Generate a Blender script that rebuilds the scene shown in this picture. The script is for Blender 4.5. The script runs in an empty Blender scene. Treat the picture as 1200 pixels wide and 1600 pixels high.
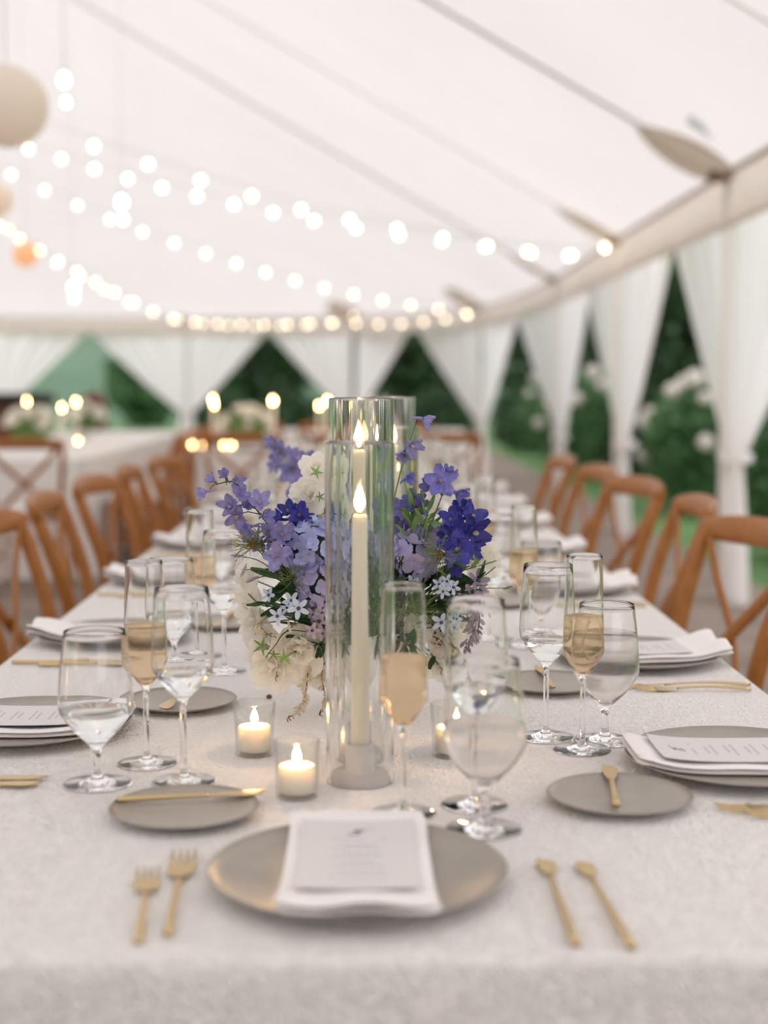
import bpy, bmesh, math, random
from mathutils import Vector, Matrix, Quaternion, noise
R = random.Random(7)
scene = bpy.context.scene
COL = scene.collection
PI = math.pi

# ---------------------------------------------------------------- camera
cam_d = bpy.data.cameras.new('camera')
cam = bpy.data.objects.new('camera', cam_d)
COL.objects.link(cam)
cam_d.sensor_fit = 'VERTICAL'
cam_d.sensor_height = 36.0
cam_d.lens = 50.0
cam_d.clip_start = 0.05
cam_d.clip_end = 500
cam.location = (0, 0, 1.224)
PITCH = math.atan(0.09)
YAW = math.atan(0.0135)
cam.rotation_euler = (PI / 2 - PITCH, 0, -YAW)
cam_d.dof.use_dof = True
cam_d.dof.focus_distance = 1.93
cam_d.dof.aperture_fstop = 2.2
scene.camera = cam

# ---------------------------------------------------------------- world, exposure
world = bpy.data.worlds.new('overcast_sky')
scene.world = world
world.use_nodes = True
bg = world.node_tree.nodes['Background']
bg.inputs['Color'].default_value = (1.0, 0.955, 0.968, 1)
bg.inputs['Strength'].default_value = 1.0
scene.view_settings.view_transform = 'Standard'
scene.view_settings.look = 'None'
scene.view_settings.gamma = 1.0
scene.view_settings.use_curve_mapping = False
scene.view_settings.exposure = 0.83
scene.cycles.max_bounces = 18
scene.cycles.transmission_bounces = 18
scene.cycles.transparent_max_bounces = 24
scene.cycles.diffuse_bounces = 5
scene.cycles.glossy_bounces = 8
scene.cycles.sample_clamp_indirect = 6.0
scene.cycles.blur_glossy = 0.5
scene.cycles.use_denoising = True

# ---------------------------------------------------------------- materials
MATS = {}
def mat(name, col, rough=0.6, metal=0.0, trans=0.0, var=0.0, noise_scale=0, noise_amt=0.0, bump=0.0, bump_scale=200,
        transmission=0.0, ior=1.45, emit=None, emit_s=0.0, spec=0.5, col2=None, sheen=0.0):
    """Principled material; trans mixes in a translucent share, var shifts brightness per object."""
    if name in MATS:
        return MATS[name]
    m = bpy.data.materials.new(name)
    m.use_nodes = True
    nt = m.node_tree
    N, L = nt.nodes, nt.links
    b = N['Principled BSDF']
    b.inputs['Base Color'].default_value = (*col, 1)
    b.inputs['Roughness'].default_value = rough
    b.inputs['Metallic'].default_value = metal
    b.inputs['IOR'].default_value = ior
    b.inputs['Specular IOR Level'].default_value = spec
    b.inputs['Transmission Weight'].default_value = transmission
    if sheen:
        b.inputs['Sheen Weight'].default_value = sheen
    if emit:
        b.inputs['Emission Color'].default_value = (*emit, 1)
        b.inputs['Emission Strength'].default_value = emit_s
    csock = None
    tc = N.new('ShaderNodeTexCoord')
    if noise_scale:
        nz = N.new('ShaderNodeTexNoise')
        nz.inputs['Scale'].default_value = noise_scale
        nz.inputs['Detail'].default_value = 4
        L.new(tc.outputs['Object'], nz.inputs['Vector'])
        mx = N.new('ShaderNodeMix')
        mx.data_type = 'RGBA'
        mx.inputs[6].default_value = (*col, 1)
        c2 = col2 if col2 else tuple(c * (1 - noise_amt) for c in col)
        mx.inputs[7].default_value = (*c2, 1)
        rp = N.new('ShaderNodeMapRange')
        rp.inputs['From Min'].default_value = 0.35
        rp.inputs['From Max'].default_value = 0.65
        L.new(nz.outputs['Fac'], rp.inputs['Value'])
        L.new(rp.outputs['Result'], mx.inputs[0])
        csock = mx.outputs[2]
    if var:
        oi = N.new('ShaderNodeObjectInfo')
        mr = N.new('ShaderNodeMapRange')
        mr.inputs['To Min'].default_value = 1 - var
        mr.inputs['To Max'].default_value = 1 + var
        L.new(oi.outputs['Random'], mr.inputs['Value'])
        hs = N.new('ShaderNodeHueSaturation')
        L.new(mr.outputs['Result'], hs.inputs['Value'])
        if csock:
            L.new(csock, hs.inputs['Color'])
        else:
            hs.inputs['Color'].default_value = (*col, 1)
        csock = hs.outputs['Color']
    if csock:
        L.new(csock, b.inputs['Base Color'])
    if bump:
        nb = N.new('ShaderNodeTexNoise')
        nb.inputs['Scale'].default_value = bump_scale
        nb.inputs['Detail'].default_value = 3
        L.new(tc.outputs['Object'], nb.inputs['Vector'])
        bp = N.new('ShaderNodeBump')
        bp.inputs['Strength'].default_value = bump
        bp.inputs['Distance'].default_value = 0.002
        L.new(nb.outputs['Fac'], bp.inputs['Height'])
        L.new(bp.outputs['Normal'], b.inputs['Normal'])
    if trans:
        t = N.new('ShaderNodeBsdfTranslucent')
        t.inputs['Color'].default_value = (*col, 1)
        if csock:
            L.new(csock, t.inputs['Color'])
        ms = N.new('ShaderNodeMixShader')
        ms.inputs[0].default_value = trans
        L.new(b.outputs[0], ms.inputs[1])
        L.new(t.outputs[0], ms.inputs[2])
        L.new(ms.outputs[0], N['Material Output'].inputs['Surface'])
    MATS[name] = m
    return m

def glass_mat(name, col=(1, 1, 1), rough=0.0, ior=1.45):
    m = bpy.data.materials.new(name)
    m.use_nodes = True
    N, L = m.node_tree.nodes, m.node_tree.links
    N.remove(N['Principled BSDF'])
    g = N.new('ShaderNodeBsdfGlass')
    g.inputs['Color'].default_value = (*col, 1)
    g.inputs['Roughness'].default_value = rough
    g.inputs['IOR'].default_value = ior
    L.new(g.outputs[0], N['Material Output'].inputs['Surface'])
    return m

def thin_glass_mat(name):
    """Thin-walled clear glass: straight transmission with Fresnel reflection."""
    m = bpy.data.materials.new(name)
    m.use_nodes = True
    N, L = m.node_tree.nodes, m.node_tree.links
    N.remove(N['Principled BSDF'])
    t = N.new('ShaderNodeBsdfTransparent')
    t.inputs['Color'].default_value = (0.97, 0.975, 0.97, 1)
    g = N.new('ShaderNodeBsdfGlossy')
    g.inputs['Roughness'].default_value = 0.02
    f = N.new('ShaderNodeFresnel')
    geo = N.new('ShaderNodeNewGeometry')
    mr = N.new('ShaderNodeMapRange')          # same reflectance from both sides of the wall
    mr.inputs['To Min'].default_value = 1.45
    mr.inputs['To Max'].default_value = 1 / 1.45
    L.new(geo.outputs['Backfacing'], mr.inputs['Value'])
    L.new(mr.outputs['Result'], f.inputs['IOR'])
    ms = N.new('ShaderNodeMixShader')
    L.new(f.outputs[0], ms.inputs[0])
    L.new(t.outputs[0], ms.inputs[1])
    L.new(g.outputs[0], ms.inputs[2])
    L.new(ms.outputs[0], N['Material Output'].inputs['Surface'])
    return m

def misted_mat(name, col, rough, ior, share):
    """Misted liquid: softly blurred refraction with a little scattered light."""
    m = bpy.data.materials.new(name)
    m.use_nodes = True
    N, L = m.node_tree.nodes, m.node_tree.links
    N.remove(N['Principled BSDF'])
    g = N.new('ShaderNodeBsdfRefraction')
    g.inputs['Color'].default_value = (*col, 1)
    g.inputs['Roughness'].default_value = rough
    g.inputs['IOR'].default_value = ior
    tr = N.new('ShaderNodeBsdfTranslucent')
    tr.inputs['Color'].default_value = (*col, 1)
    m2 = N.new('ShaderNodeMixShader')
    m2.inputs[0].default_value = share
    L.new(g.outputs[0], m2.inputs[1])
    L.new(tr.outputs[0], m2.inputs[2])
    L.new(m2.outputs[0], N['Material Output'].inputs['Surface'])
    return m

def cloth_mat():
    """Ivory tablecloth with a dense embroidered relief."""
    m = bpy.data.materials.new('embroidered_tablecloth')
    m.use_nodes = True
    N, L = m.node_tree.nodes, m.node_tree.links
    b = N['Principled BSDF']
    b.inputs['Base Color'].default_value = (0.84, 0.79, 0.75, 1)
    b.inputs['Roughness'].default_value = 0.62
    b.inputs['Sheen Weight'].default_value = 0.2
    tc = N.new('ShaderNodeTexCoord')
    v = N.new('ShaderNodeTexVoronoi')
    v.feature = 'DISTANCE_TO_EDGE'
    v.inputs['Scale'].default_value = 130
    n = N.new('ShaderNodeTexNoise')
    n.inputs['Scale'].default_value = 85
    n.inputs['Detail'].default_value = 5
    n.inputs['Distortion'].default_value = 2.5
    L.new(tc.outputs['Object'], v.inputs['Vector'])
    L.new(tc.outputs['Object'], n.inputs['Vector'])
    mx = N.new('ShaderNodeMath')
    mx.operation = 'MULTIPLY_ADD'
    mx.inputs[1].default_value = 0.8
    L.new(v.outputs['Distance'], mx.inputs[0])
    L.new(n.outputs['Fac'], mx.inputs[2])
    bp = N.new('ShaderNodeBump')
    bp.inputs['Strength'].default_value = 1.0
    bp.inputs['Distance'].default_value = 0.006
    L.new(mx.outputs[0], bp.inputs['Height'])
    L.new(bp.outputs['Normal'], b.inputs['Normal'])
    cr = N.new('ShaderNodeMapRange')
    cr.inputs['From Min'].default_value = 0.3
    cr.inputs['From Max'].default_value = 0.7
    L.new(n.outputs['Fac'], cr.inputs['Value'])
    mc = N.new('ShaderNodeMix')
    mc.data_type = 'RGBA'
    mc.inputs[6].default_value = (0.90, 0.855, 0.825, 1)
    mc.inputs[7].default_value = (0.985, 0.955, 0.935, 1)
    L.new(cr.outputs[0], mc.inputs[0])
    L.new(mc.outputs[2], b.inputs['Base Color'])
    return m

def wood_mat(name, c1, c2, scale=8):
    m = bpy.data.materials.new(name)
    m.use_nodes = True
    N, L = m.node_tree.nodes, m.node_tree.links
    b = N['Principled BSDF']
    b.inputs['Roughness'].default_value = 0.42
    tc = N.new('ShaderNodeTexCoord')
    mp = N.new('ShaderNodeMapping')
    mp.inputs['Scale'].default_value = (scale * 3, scale * 3, scale * 0.6)
    nz = N.new('ShaderNodeTexNoise')
    nz.inputs['Scale'].default_value = 4
    nz.inputs['Detail'].default_value = 5
    nz.inputs['Distortion'].default_value = 1.0
    L.new(tc.outputs['Object'], mp.inputs['Vector'])
    L.new(mp.outputs['Vector'], nz.inputs['Vector'])
    mx = N.new('ShaderNodeMix')
    mx.data_type = 'RGBA'
    mx.inputs[6].default_value = (*c1, 1)
    mx.inputs[7].default_value = (*c2, 1)
    L.new(nz.outputs['Fac'], mx.inputs[0])
    L.new(mx.outputs[2], b.inputs['Base Color'])
    return m

M_cloth = cloth_mat()
M_cloth2 = mat('plain_white_linen', (0.82, 0.79, 0.76), 0.8, noise_scale=6, noise_amt=0.04)
M_glass = glass_mat('clear_glass')
M_tube = glass_mat('hurricane_glass', (0.985, 0.985, 0.98), 0.0, 1.47)
M_thin = thin_glass_mat('thin_glass')
M_water = glass_mat('water', (0.97, 0.98, 0.98), 0.0, 1.33)
M_fogwater = misted_mat('chilled_water', (1.0, 0.985, 0.975), 0.26, 1.05, 0.07)
M_champ = misted_mat('champagne', (1.0, 0.89, 0.735), 0.2, 1.05, 0.05)
M_plate = mat('grey_stoneware', (0.38, 0.345, 0.305), 0.34, noise_scale=30, noise_amt=0.08)
M_gold = mat('brushed_gold', (0.64, 0.49, 0.27), 0.33, 1.0)
M_napkin = mat('white_napkin', (0.90, 0.865, 0.85), 0.85, trans=0.0, bump=0.25, bump_scale=900)
M_card = mat('menu_paper', (0.72, 0.69, 0.685), 0.7)
M_ink = mat('grey_blue_ink', (0.10, 0.13, 0.20), 0.7)
M_ink2 = mat('pale_grey_ink', (0.42, 0.42, 0.44), 0.7)
M_navy = mat('navy_paper', (0.012, 0.016, 0.04), 0.6)
M_wax = mat('ivory_wax', (1.0, 0.875, 0.745), 0.45)
wb = M_wax.node_tree.nodes['Principled BSDF']
wb.inputs['Subsurface Weight'].default_value = 0.8
wb.inputs['Subsurface Radius'].default_value = (1.0, 0.75, 0.5)
wb.inputs['Subsurface Scale'].default_value = 0.012
M_flame = mat('flame', (1, 0.6, 0.2), 0.5, emit=(1.0, 0.62, 0.26), emit_s=26)
M_wick = mat('wick', (0.03, 0.025, 0.02), 0.9)
M_ceramic = mat('white_ceramic', (0.76, 0.72, 0.685), 0.55)
M_wood = wood_mat('honey_oak', (0.20, 0.055, 0.007), (0.50, 0.19, 0.028))
M_cush = mat('ivory_cushion', (0.74, 0.70, 0.66), 0.85)
M_roof = mat('tent_canvas', (0.91, 0.895, 0.885), 0.9, trans=0.5, noise_scale=0.8, noise_amt=0.03)
M_val = mat('valance_canvas', (0.97, 0.915, 0.875), 0.9, trans=0.62)
M_strap = mat('webbing_strap', (0.66, 0.59, 0.53), 0.9, trans=0.35)
M_patch = mat('tan_patch_canvas', (0.84, 0.78, 0.71), 0.9, trans=0.58)
M_curt = mat('sheer_curtain', (0.99, 0.975, 0.97), 0.9, trans=0.76)
M_pole = mat('white_pole', (0.88, 0.83, 0.79), 0.5)
M_bulb = mat('warm_bulb', (1, 0.9, 0.7), 0.3, emit=(1.0, 0.82, 0.55), emit_s=4.6)
M_bulb2 = mat('bright_bulb', (1, 0.9, 0.7), 0.3, emit=(1.0, 0.86, 0.66), emit_s=9)
M_cord = mat('pale_cord', (0.78, 0.75, 0.72), 0.8)
M_paper = mat('lantern_paper', (0.95, 0.90, 0.85), 0.9, trans=0.5)
M_amber = mat('amber_paper', (0.95, 0.62, 0.36), 0.9, trans=0.4, emit=(1.0, 0.62, 0.35), emit_s=0.25)
M_floor = mat('weathered_floor', (0.27, 0.215, 0.175), 0.85, noise_scale=3, noise_amt=0.35)
M_lawn = mat('lawn_grass', (0.12, 0.26, 0.085), 0.95, noise_scale=0.6, noise_amt=0.45)
M_hill = mat('meadow_hill', (0.10, 0.195, 0.12), 1.0, noise_scale=0.12, col2=(0.075, 0.14, 0.085))
M_leafd = mat('dark_tree_leaves', (0.03, 0.07, 0.03), 0.6, trans=0.3, noise_scale=0.7, col2=(0.075, 0.15, 0.055))
M_leafm = mat('mid_tree_leaves', (0.08, 0.19, 0.07), 0.6, trans=0.3, noise_scale=1.5, col2=(0.14, 0.28, 0.12))
M_leafo = mat('olive_leaves', (0.13, 0.14, 0.06), 0.6, trans=0.3, noise_scale=0.7, col2=(0.07, 0.09, 0.035))
M_bark = mat('bark', (0.09, 0.065, 0.045), 0.9)
M_blossom = mat('white_blossom', (0.80, 0.76, 0.70), 0.7, trans=0.3)
M_bar = mat('dark_bar_wood', (0.03, 0.02, 0.015), 0.5)
M_barw = mat('red_brown_wood', (0.16, 0.05, 0.02), 0.5)
# flowers
def petal_mat(name, c1, c2, trans, var):
    """Streaked petal: darker veins over a paler ground, varied from bloom to bloom."""
    m = mat(name, c1, 0.55, trans=trans, var=var, noise_scale=3.2, col2=c2)
    nz = next(n for n in m.node_tree.nodes if n.type == 'TEX_NOISE')
    nz.inputs['Detail'].default_value = 8
    nz.inputs['Roughness'].default_value = 0.75
    nz.inputs['Distortion'].default_value = 1.2
    return m
M_lav = petal_mat('lavender_petal', (0.23, 0.215, 0.50), (0.40, 0.35, 0.62), 0.3, 0.28)
M_blue = petal_mat('deep_blue_petal', (0.022, 0.035, 0.28), (0.10, 0.085, 0.42), 0.25, 0.35)
M_mid = petal_mat('mid_blue_petal', (0.12, 0.13, 0.45), (0.30, 0.27, 0.62), 0.28, 0.25)
M_hyd = mat('hydrangea_petal', (0.36, 0.44, 0.80), 0.6, trans=0.3, var=0.25, noise_scale=70, col2=(0.58, 0.56, 0.80))
M_hyl = mat('lilac_hydrangea_petal', (0.46, 0.42, 0.74), 0.6, trans=0.3, var=0.2, noise_scale=70, col2=(0.62, 0.56, 0.76))
M_white = mat('white_petal', (0.94, 0.91, 0.84), 0.6, trans=0.45, var=0.04)
M_pale = mat('pale_blue_petal', (0.66, 0.72, 0.88), 0.6, trans=0.3, var=0.1)
M_dusk = mat('dusty_mauve_petal', (0.46, 0.38, 0.46), 0.6, trans=0.3, var=0.2)
M_eye = mat('cream_flower_eye', (0.85, 0.76, 0.60), 0.7)
M_eyed = mat('dark_flower_eye', (0.05, 0.06, 0.12), 0.7)
M_stem = mat('green_stem', (0.12, 0.17, 0.06), 0.6, var=0.2)
M_leaf = mat('dark_green_leaf', (0.03, 0.085, 0.025), 0.45, trans=0.25, var=0.35)
M_leafl = mat('light_green_leaf', (0.20, 0.33, 0.10), 0.5, trans=0.3, var=0.25)
M_nig = mat('feathery_green', (0.20, 0.24, 0.09), 0.7, trans=0.2, var=0.25)
M_brownb = mat('brown_bud', (0.16, 0.075, 0.025), 0.6, var=0.3)
M_berry = mat('dusky_berry', (0.17, 0.13, 0.16), 0.5, var=0.3)
M_pier = mat('cream_bell', (0.72, 0.64, 0.50), 0.6, trans=0.3, var=0.1)

# ---------------------------------------------------------------- mesh helpers
def mesh_obj(name, bm, m, parent=None, smooth=True):
    me = bpy.data.meshes.new(name)
    bm.to_mesh(me)
    bm.free()
    return data_obj(name, me, m, parent, smooth)

def data_obj(name, me, m=None, parent=None, smooth=True):
    if m and not me.materials:
        me.materials.append(m)
    if smooth:
        me.polygons.foreach_set('use_smooth', [True] * len(me.polygons))
    o = bpy.data.objects.new(name, me)
    COL.objects.link(o)
    o.parent = parent
    return o

def link_obj(name, me, parent=None, loc=(0, 0, 0), quat=None, scale=1.0):
    o = bpy.data.objects.new(name, me)
    COL.objects.link(o)
    o.parent = parent
    o.location = loc
    if quat is not None:
        o.rotation_mode = 'QUATERNION'
        o.rotation_quaternion = quat
    o.scale = (scale,) * 3 if isinstance(scale, (int, float)) else scale
    return o

def tag(o, label, cat, group=None):
    o['label'] = label
    o['category'] = cat
    if group:
        o['group'] = group
    return o

def thing(name, label, cat, loc=(0, 0, 0), rz=0.0, group=None):
    o = bpy.data.objects.new(name, None)
    o.empty_display_size = 0.05
    COL.objects.link(o)
    o.location = loc
    o.rotation_euler = (0, 0, rz)
    return tag(o, label, cat, group)

def struct(o):
    o['kind'] = 'structure'
    return o

def copy_tree(o, parent=None):
    c = o.copy()
    COL.objects.link(c)
    c.parent = parent
    for ch in list(o.children):
        copy_tree(ch, c)
    return c

def lathe(bm, prof, seg=32, z0=0.0, cx=0, cy=0):
    rings = []
    for r, z in prof:
        if r < 1e-6:
            rings.append([bm.verts.new((cx, cy, z + z0))])
        else:
            rings.append([bm.verts.new((cx + r * math.cos(2 * PI * k / seg), cy + r * math.sin(2 * PI * k / seg), z + z0)) for k in range(seg)])
    for a, b in zip(rings[:-1], rings[1:]):
        for k in range(seg):
            k2 = (k + 1) % seg
            if len(a) == 1 and len(b) == 1:
                continue
            if len(a) == 1:
                bm.faces.new((a[0], b[k2], b[k]))
            elif len(b) == 1:
                bm.faces.new((a[k], a[k2], b[0]))
            else:
                bm.faces.new((a[k], a[k2], b[k2], b[k]))
    bmesh.ops.recalc_face_normals(bm, faces=bm.faces)
    return bm

def smooth_path(pts, n=6):
    P = [Vector(p) for p in pts]
    if len(P) < 3:
        return [P[0].lerp(P[-1], k / n) for k in range(n + 1)]
    out = []
    for i in range(len(P) - 1):
        p0 = P[i - 1] if i > 0 else P[0] * 2 - P[1]
        p1, p2 = P[i], P[i + 1]
        p3 = P[i + 2] if i + 2 < len(P) else P[-1] * 2 - P[-2]
        for k in range(n):
            t = k / n
            out.append(0.5 * ((2 * p1) + (p2 - p0) * t + (2 * p0 - 5 * p1 + 4 * p2 - p3) * t * t + (3 * p1 - p0 - 3 * p2 + p3) * t ** 3))
    out.append(P[-1])
    return out

def tube(bm, path, rad, seg=8, sx=1.0, sy=1.0, up=Vector((0, 0, 1))):
    """Sweep a (possibly elliptic) section along path; rad is a number or a list."""
    path = [Vector(p) for p in path]
    n = len(path)
    rads = rad if isinstance(rad, (list, tuple)) else [rad] * n
    if len(rads) != n:
        rads = [rads[0] + (rads[-1] - rads[0]) * k / (n - 1) for k in range(n)]
    rings = []
    for i, p in enumerate(path):
        t = (path[min(i + 1, n - 1)] - path[max(i - 1, 0)]).normalized()
        a = up.cross(t)
        if a.length < 0.05:
            a = Vector((1, 0, 0)).cross(t)
        a.normalize()
        b = t.cross(a)
        rings.append([bm.verts.new(p + (a * math.cos(2 * PI * k / seg) * sx + b * math.sin(2 * PI * k / seg) * sy) * rads[i]) for k in range(seg)])
    for A, B in zip(rings[:-1], rings[1:]):
        for k in range(seg):
            bm.faces.new((A[k], A[(k + 1) % seg], B[(k + 1) % seg], B[k]))
    bm.faces.new(rings[0][::-1])
    bm.faces.new(rings[-1])
    return bm

def box(bm, c, s, rot=None, bev=0.0, seg=2):
    r = bmesh.ops.create_cube(bm, size=1.0)
    vs = r['verts']
    for v in vs:
        v.co = Vector((v.co.x * s[0], v.co.y * s[1], v.co.z * s[2]))
    if bev:
        es = list({e for v in vs for e in v.link_edges})
        rr = bmesh.ops.bevel(bm, geom=es, offset=bev, segments=seg, affect='EDGES', profile=0.5)
        vs = list({v for f in rr['faces'] for v in f.verts} | {v for v in vs if v.is_valid})
    M = Matrix.Translation(c)
    if rot is not None:
        M = M @ rot
    for v in vs:
        v.co = M @ v.co
    return bm

def grid(bm, nu, nv, fn):
    V = [[bm.verts.new(fn(i / nu, j / nv)) for j in range(nv + 1)] for i in range(nu + 1)]
    for i in range(nu):
        for j in range(nv):
            bm.faces.new((V[i][j], V[i + 1][j], V[i + 1][j + 1], V[i][j + 1]))
    return V

def qz(d, roll=0.0):
    q = Vector(d).normalized().to_track_quat('Z', 'Y')
    return q @ Quaternion((0, 0, 1), roll)

TZ = 0.76      # table top

# ================================================================ THE SETTING
EAVE = [(2.0, -6.0), (2.0, 0.0), (2.0, 4.0), (2.0, 7.93), (2.03, 11.5), (2.1, 15.7), (2.05, 18.6), (1.72, 21.6), (1.0, 23.5),
        (-0.24, 24.7), (-3.16, 25.3), (-6.4, 24.6), (-9.0, 22.5), (-10.0, 18.0), (-10.0, 6.0), (-10.0, -6.0)]
POLES = [((2.0, 4.0), 0.82), ((2.0, 7.93), 0.82), ((2.03, 11.5), 0.74), ((2.1, 15.7), 0.64), ((1.72, 21.6), 0.62), ((-0.24, 24.7), 0.72), ((-3.16, 25.3), 0.72), ((-6.4, 24.6), 0.72)]
EZ, VZ = 2.38, 2.09

def eave_dense():
    pts = smooth_path([(x, y, 0) for x, y in EAVE], 8)
    return [(p.x, p.y) for p in pts]
ED = eave_dense()

def ridge_of(x, y):
    return (-4.0, max(-6.0, min(17.0, y)))

def roof_pt(x, y, t, drop=0.0):
    rx, ry = ridge_of(x, y)
    return Vector((x + (rx - x) * t, y + (ry - y) * t, EZ + 3.52 * (0.95 * t + 0.05 * t * t) - drop))

bm = bmesh.new()
nT = 14
V = [[bm.verts.new(roof_pt(x, y, k / nT)) for k in range(nT + 1)] for x, y in ED]
for i in range(len(ED) - 1):
    for k in range(nT):
        bm.faces.new((V[i][k], V[i][k + 1], V[i + 1][k + 1], V[i + 1][k]))
bmesh.ops.remove_doubles(bm, verts=bm.verts, dist=0.002)
roof = struct(mesh_obj('ceiling', bm, M_roof))
roof['label'] = 'white sailcloth tent ceiling with seams rising to a ridge'

def seam(x, y, t0, t1, w, m, name='seam_strap'):
    bm = bmesh.new()
    pts = [roof_pt(x, y, t0 + (t1 - t0) * k / 16, 0.015) for k in range(17)]
    side = Vector((0, 1, 0)) if abs(ridge_of(x, y)[1] - y) < 1 else Vector((1, 0, 0))
    for a, b in ((0, -0.006), (1, 0)):
        pass
    vs = []
    for p in pts:
        vs.append([bm.verts.new(p + side * w / 2), bm.verts.new(p - side * w / 2), bm.verts.new(p - side * w / 2 - Vector((0, 0, 0.008))), bm.verts.new(p + side * w / 2 - Vector((0, 0, 0.008)))])
    for A, B in zip(vs[:-1], vs[1:]):
        for k in range(4):
            bm.faces.new((A[k], A[(k + 1) % 4], B[(k + 1) % 4], B[k]))
    bm.faces.new(vs[0])
    bm.faces.new(vs[-1][::-1])
    return mesh_obj(name, bm, m, roof, False)

M_seam = mat('soft_seam', (0.80, 0.76, 0.73), 0.9, trans=0.5)
M_seam2 = mat('faint_seam', (0.93, 0.90, 0.88), 0.9, trans=0.62)
seam(2.0, 7.93, 0.03, 0.98, 0.05, M_strap)
seam(2.03, 11.5, 0.03, 0.98, 0.05, M_seam2)
seam(2.1, 15.7, 0.03, 0.98, 0.13, M_seam)
seam(2.0, 5.6, 0.03, 0.98, 0.02, M_seam2)
seam(2.0, 4.0, 0.03, 0.98, 0.05, M_strap)

def wing_patch(x, y, t1, w):
    """Leaf-shaped reinforcement patch under the canvas where a seam meets the eave."""
    bm = bmesh.new()
    rx, ry = ridge_of(x, y)
    d = Vector((rx - x, ry - y, 0)).normalized()
    side = Vector((-d.y, d.x, 0))
    def fn(u, v):
        t = t1 * u
        p = roof_pt(x, y, t, 0.03)
        ww = w * (math.sin(PI * min(1, 0.12 + 0.88 * u)) ** 0.7) * (1 - 0.15 * u)
        return p + side * ww * (v - 0.5) * 2 - Vector((0, 0, 0.05 * (1 - abs(2 * v - 1)) * math.sin(PI * u)))
    grid(bm, 12, 6, fn)
    o = mesh_obj('reinforcement_patch', bm, M_patch, roof)
    s = o.modifiers.new('thick', 'SOLIDIFY')
    s.thickness = 0.006
    return o
wing_patch(2.0, 7.93, 0.085, 0.38)
wing_patch(2.03, 11.5, 0.085, 0.28)
wing_patch(2.1, 15.7, 0.09, 0.2)
wing_patch(1.72, 21.6, 0.09, 0.3)
wing_patch(-0.24, 24.7, 0.08, 0.3)
# dark tie bracket where the pole meets the eave
for (px_, py_), tz in POLES:
    bm = bmesh.new()
    box(bm, (px_ - 0.05, py_ - 0.02, EZ - 0.01), (0.12, 0.16, 0.07), bev=0.015)
    mesh_obj('corner_bracket', bm, mat('bronze_bracket', (0.26, 0.17, 0.10), 0.6), roof)
# small printed care label sewn to the canvas
bm = bmesh.new()
for k, (a, b_) in enumerate([(0.0, 0.16), (0.05, 0.13), (0.10, 0.10)]):
    c0 = roof_pt(2.0, 7.45 - a * 1.2, 0.035 + 0.006 * k, 0.012)
    c1 = roof_pt(2.0, 7.45 - a * 1.2 - 0.02, 0.035 + 0.006 * k + b_ * 0.14, 0.012)
    n1 = Vector((0, 0.014, 0))
    bm.faces.new([bm.verts.new(c0 + n1), bm.verts.new(c1 + n1), bm.verts.new(c1 - n1), bm.verts.new(c0 - n1)])
mesh_obj('printed_label', bm, mat('label_ink', (0.16, 0.17, 0.18), 0.8), roof, False)

# valance round the eave
bm = bmesh.new()
vs = []
for i, (x, y) in enumerate(ED):
    w = 0.012 * math.sin(i * 1.3)
    vs.append([bm.verts.new((x + 0.02, y, EZ + 0.01)), bm.verts.new((x + 0.01 + w, y, (EZ + VZ) / 2)), bm.verts.new((x - w, y, VZ))])
for A, B in zip(vs[:-1], vs[1:]):
    for k in range(2):
        bm.faces.new((A[k], A[k + 1], B[k + 1], B[k]))
val = struct(mesh_obj('trim_1', bm, M_val))
s = val.modifiers.new('thick', 'SOLIDIFY')
s.thickness = 0.01
bm = bmesh.new()
tube(bm, [(x - 0.03, y, EZ - 0.015) for x, y in ED], 0.018, 8)
tr = struct(mesh_obj('trim_2', bm, M_strap))
bm = bmesh.new()
tube(bm, [(x - 0.012, y, VZ) for x, y in ED], 0.014, 8)
tr3 = struct(mesh_obj('trim_3', bm, M_patch))

# unseen canvas end wall, added behind the camera to darken the cloth's front drape
bm = bmesh.new()
grid(bm, 60, 4, lambda u, v: Vector((-10 + 12 * u, -6 + 0.05 * math.sin(u * 90), VZ * v + (0.15 if v == 1 else 0))))
struct(mesh_obj('added_wall_back', bm, mat('added_wall_canvas', (0.62, 0.58, 0.55), 0.9, trans=0.15)))
# floor, lawn, hill
bm = bmesh.new()
bmesh.ops.create_grid(bm, x_segments=2, y_segments=2, size=0.5)
for v in bm.verts:
    v.co = Vector((-3.9 + v.co.x * 12.6, 9.5 + v.co.y * 33, 0))
struct(mesh_obj('floor', bm, M_floor))
bm = bmesh.new()
def lawn_fn(u, v):
    x, y = -70 + 140 * u, -20 + 120 * v
    return Vector((x, y, -0.03 + 0.0 * noise.noise(Vector((x * .1, y * .1, 0)))))
grid(bm, 20, 20, lawn_fn)
lw = struct(mesh_obj('lawn', bm, M_lawn))
bm = bmesh.new()
def hill_fn(u, v):
    x = -90 + 180 * u
    d = v
    y = 46 + 60 * d
    return Vector((x, y, -0.2 + 11 * (d ** 0.8) * (0.75 + 0.35 * noise.noise(Vector((x * .03, d * 2, 3.3))))))
grid(bm, 40, 14, hill_fn)
struct(mesh_obj('hills', bm, M_hill))
bm = bmesh.new()
def hill2_fn(u, v):
    y = -25 + 130 * u
    x = 24 + 40 * v
    return Vector((x, y, -0.2 + 10 * (v ** 0.8) * (0.8 + 0.3 * noise.noise(Vector((y * .04, v * 2, 8.3))))))
grid(bm, 30, 12, hill2_fn)
struct(mesh_obj('hills', bm, M_leafo))

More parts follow.
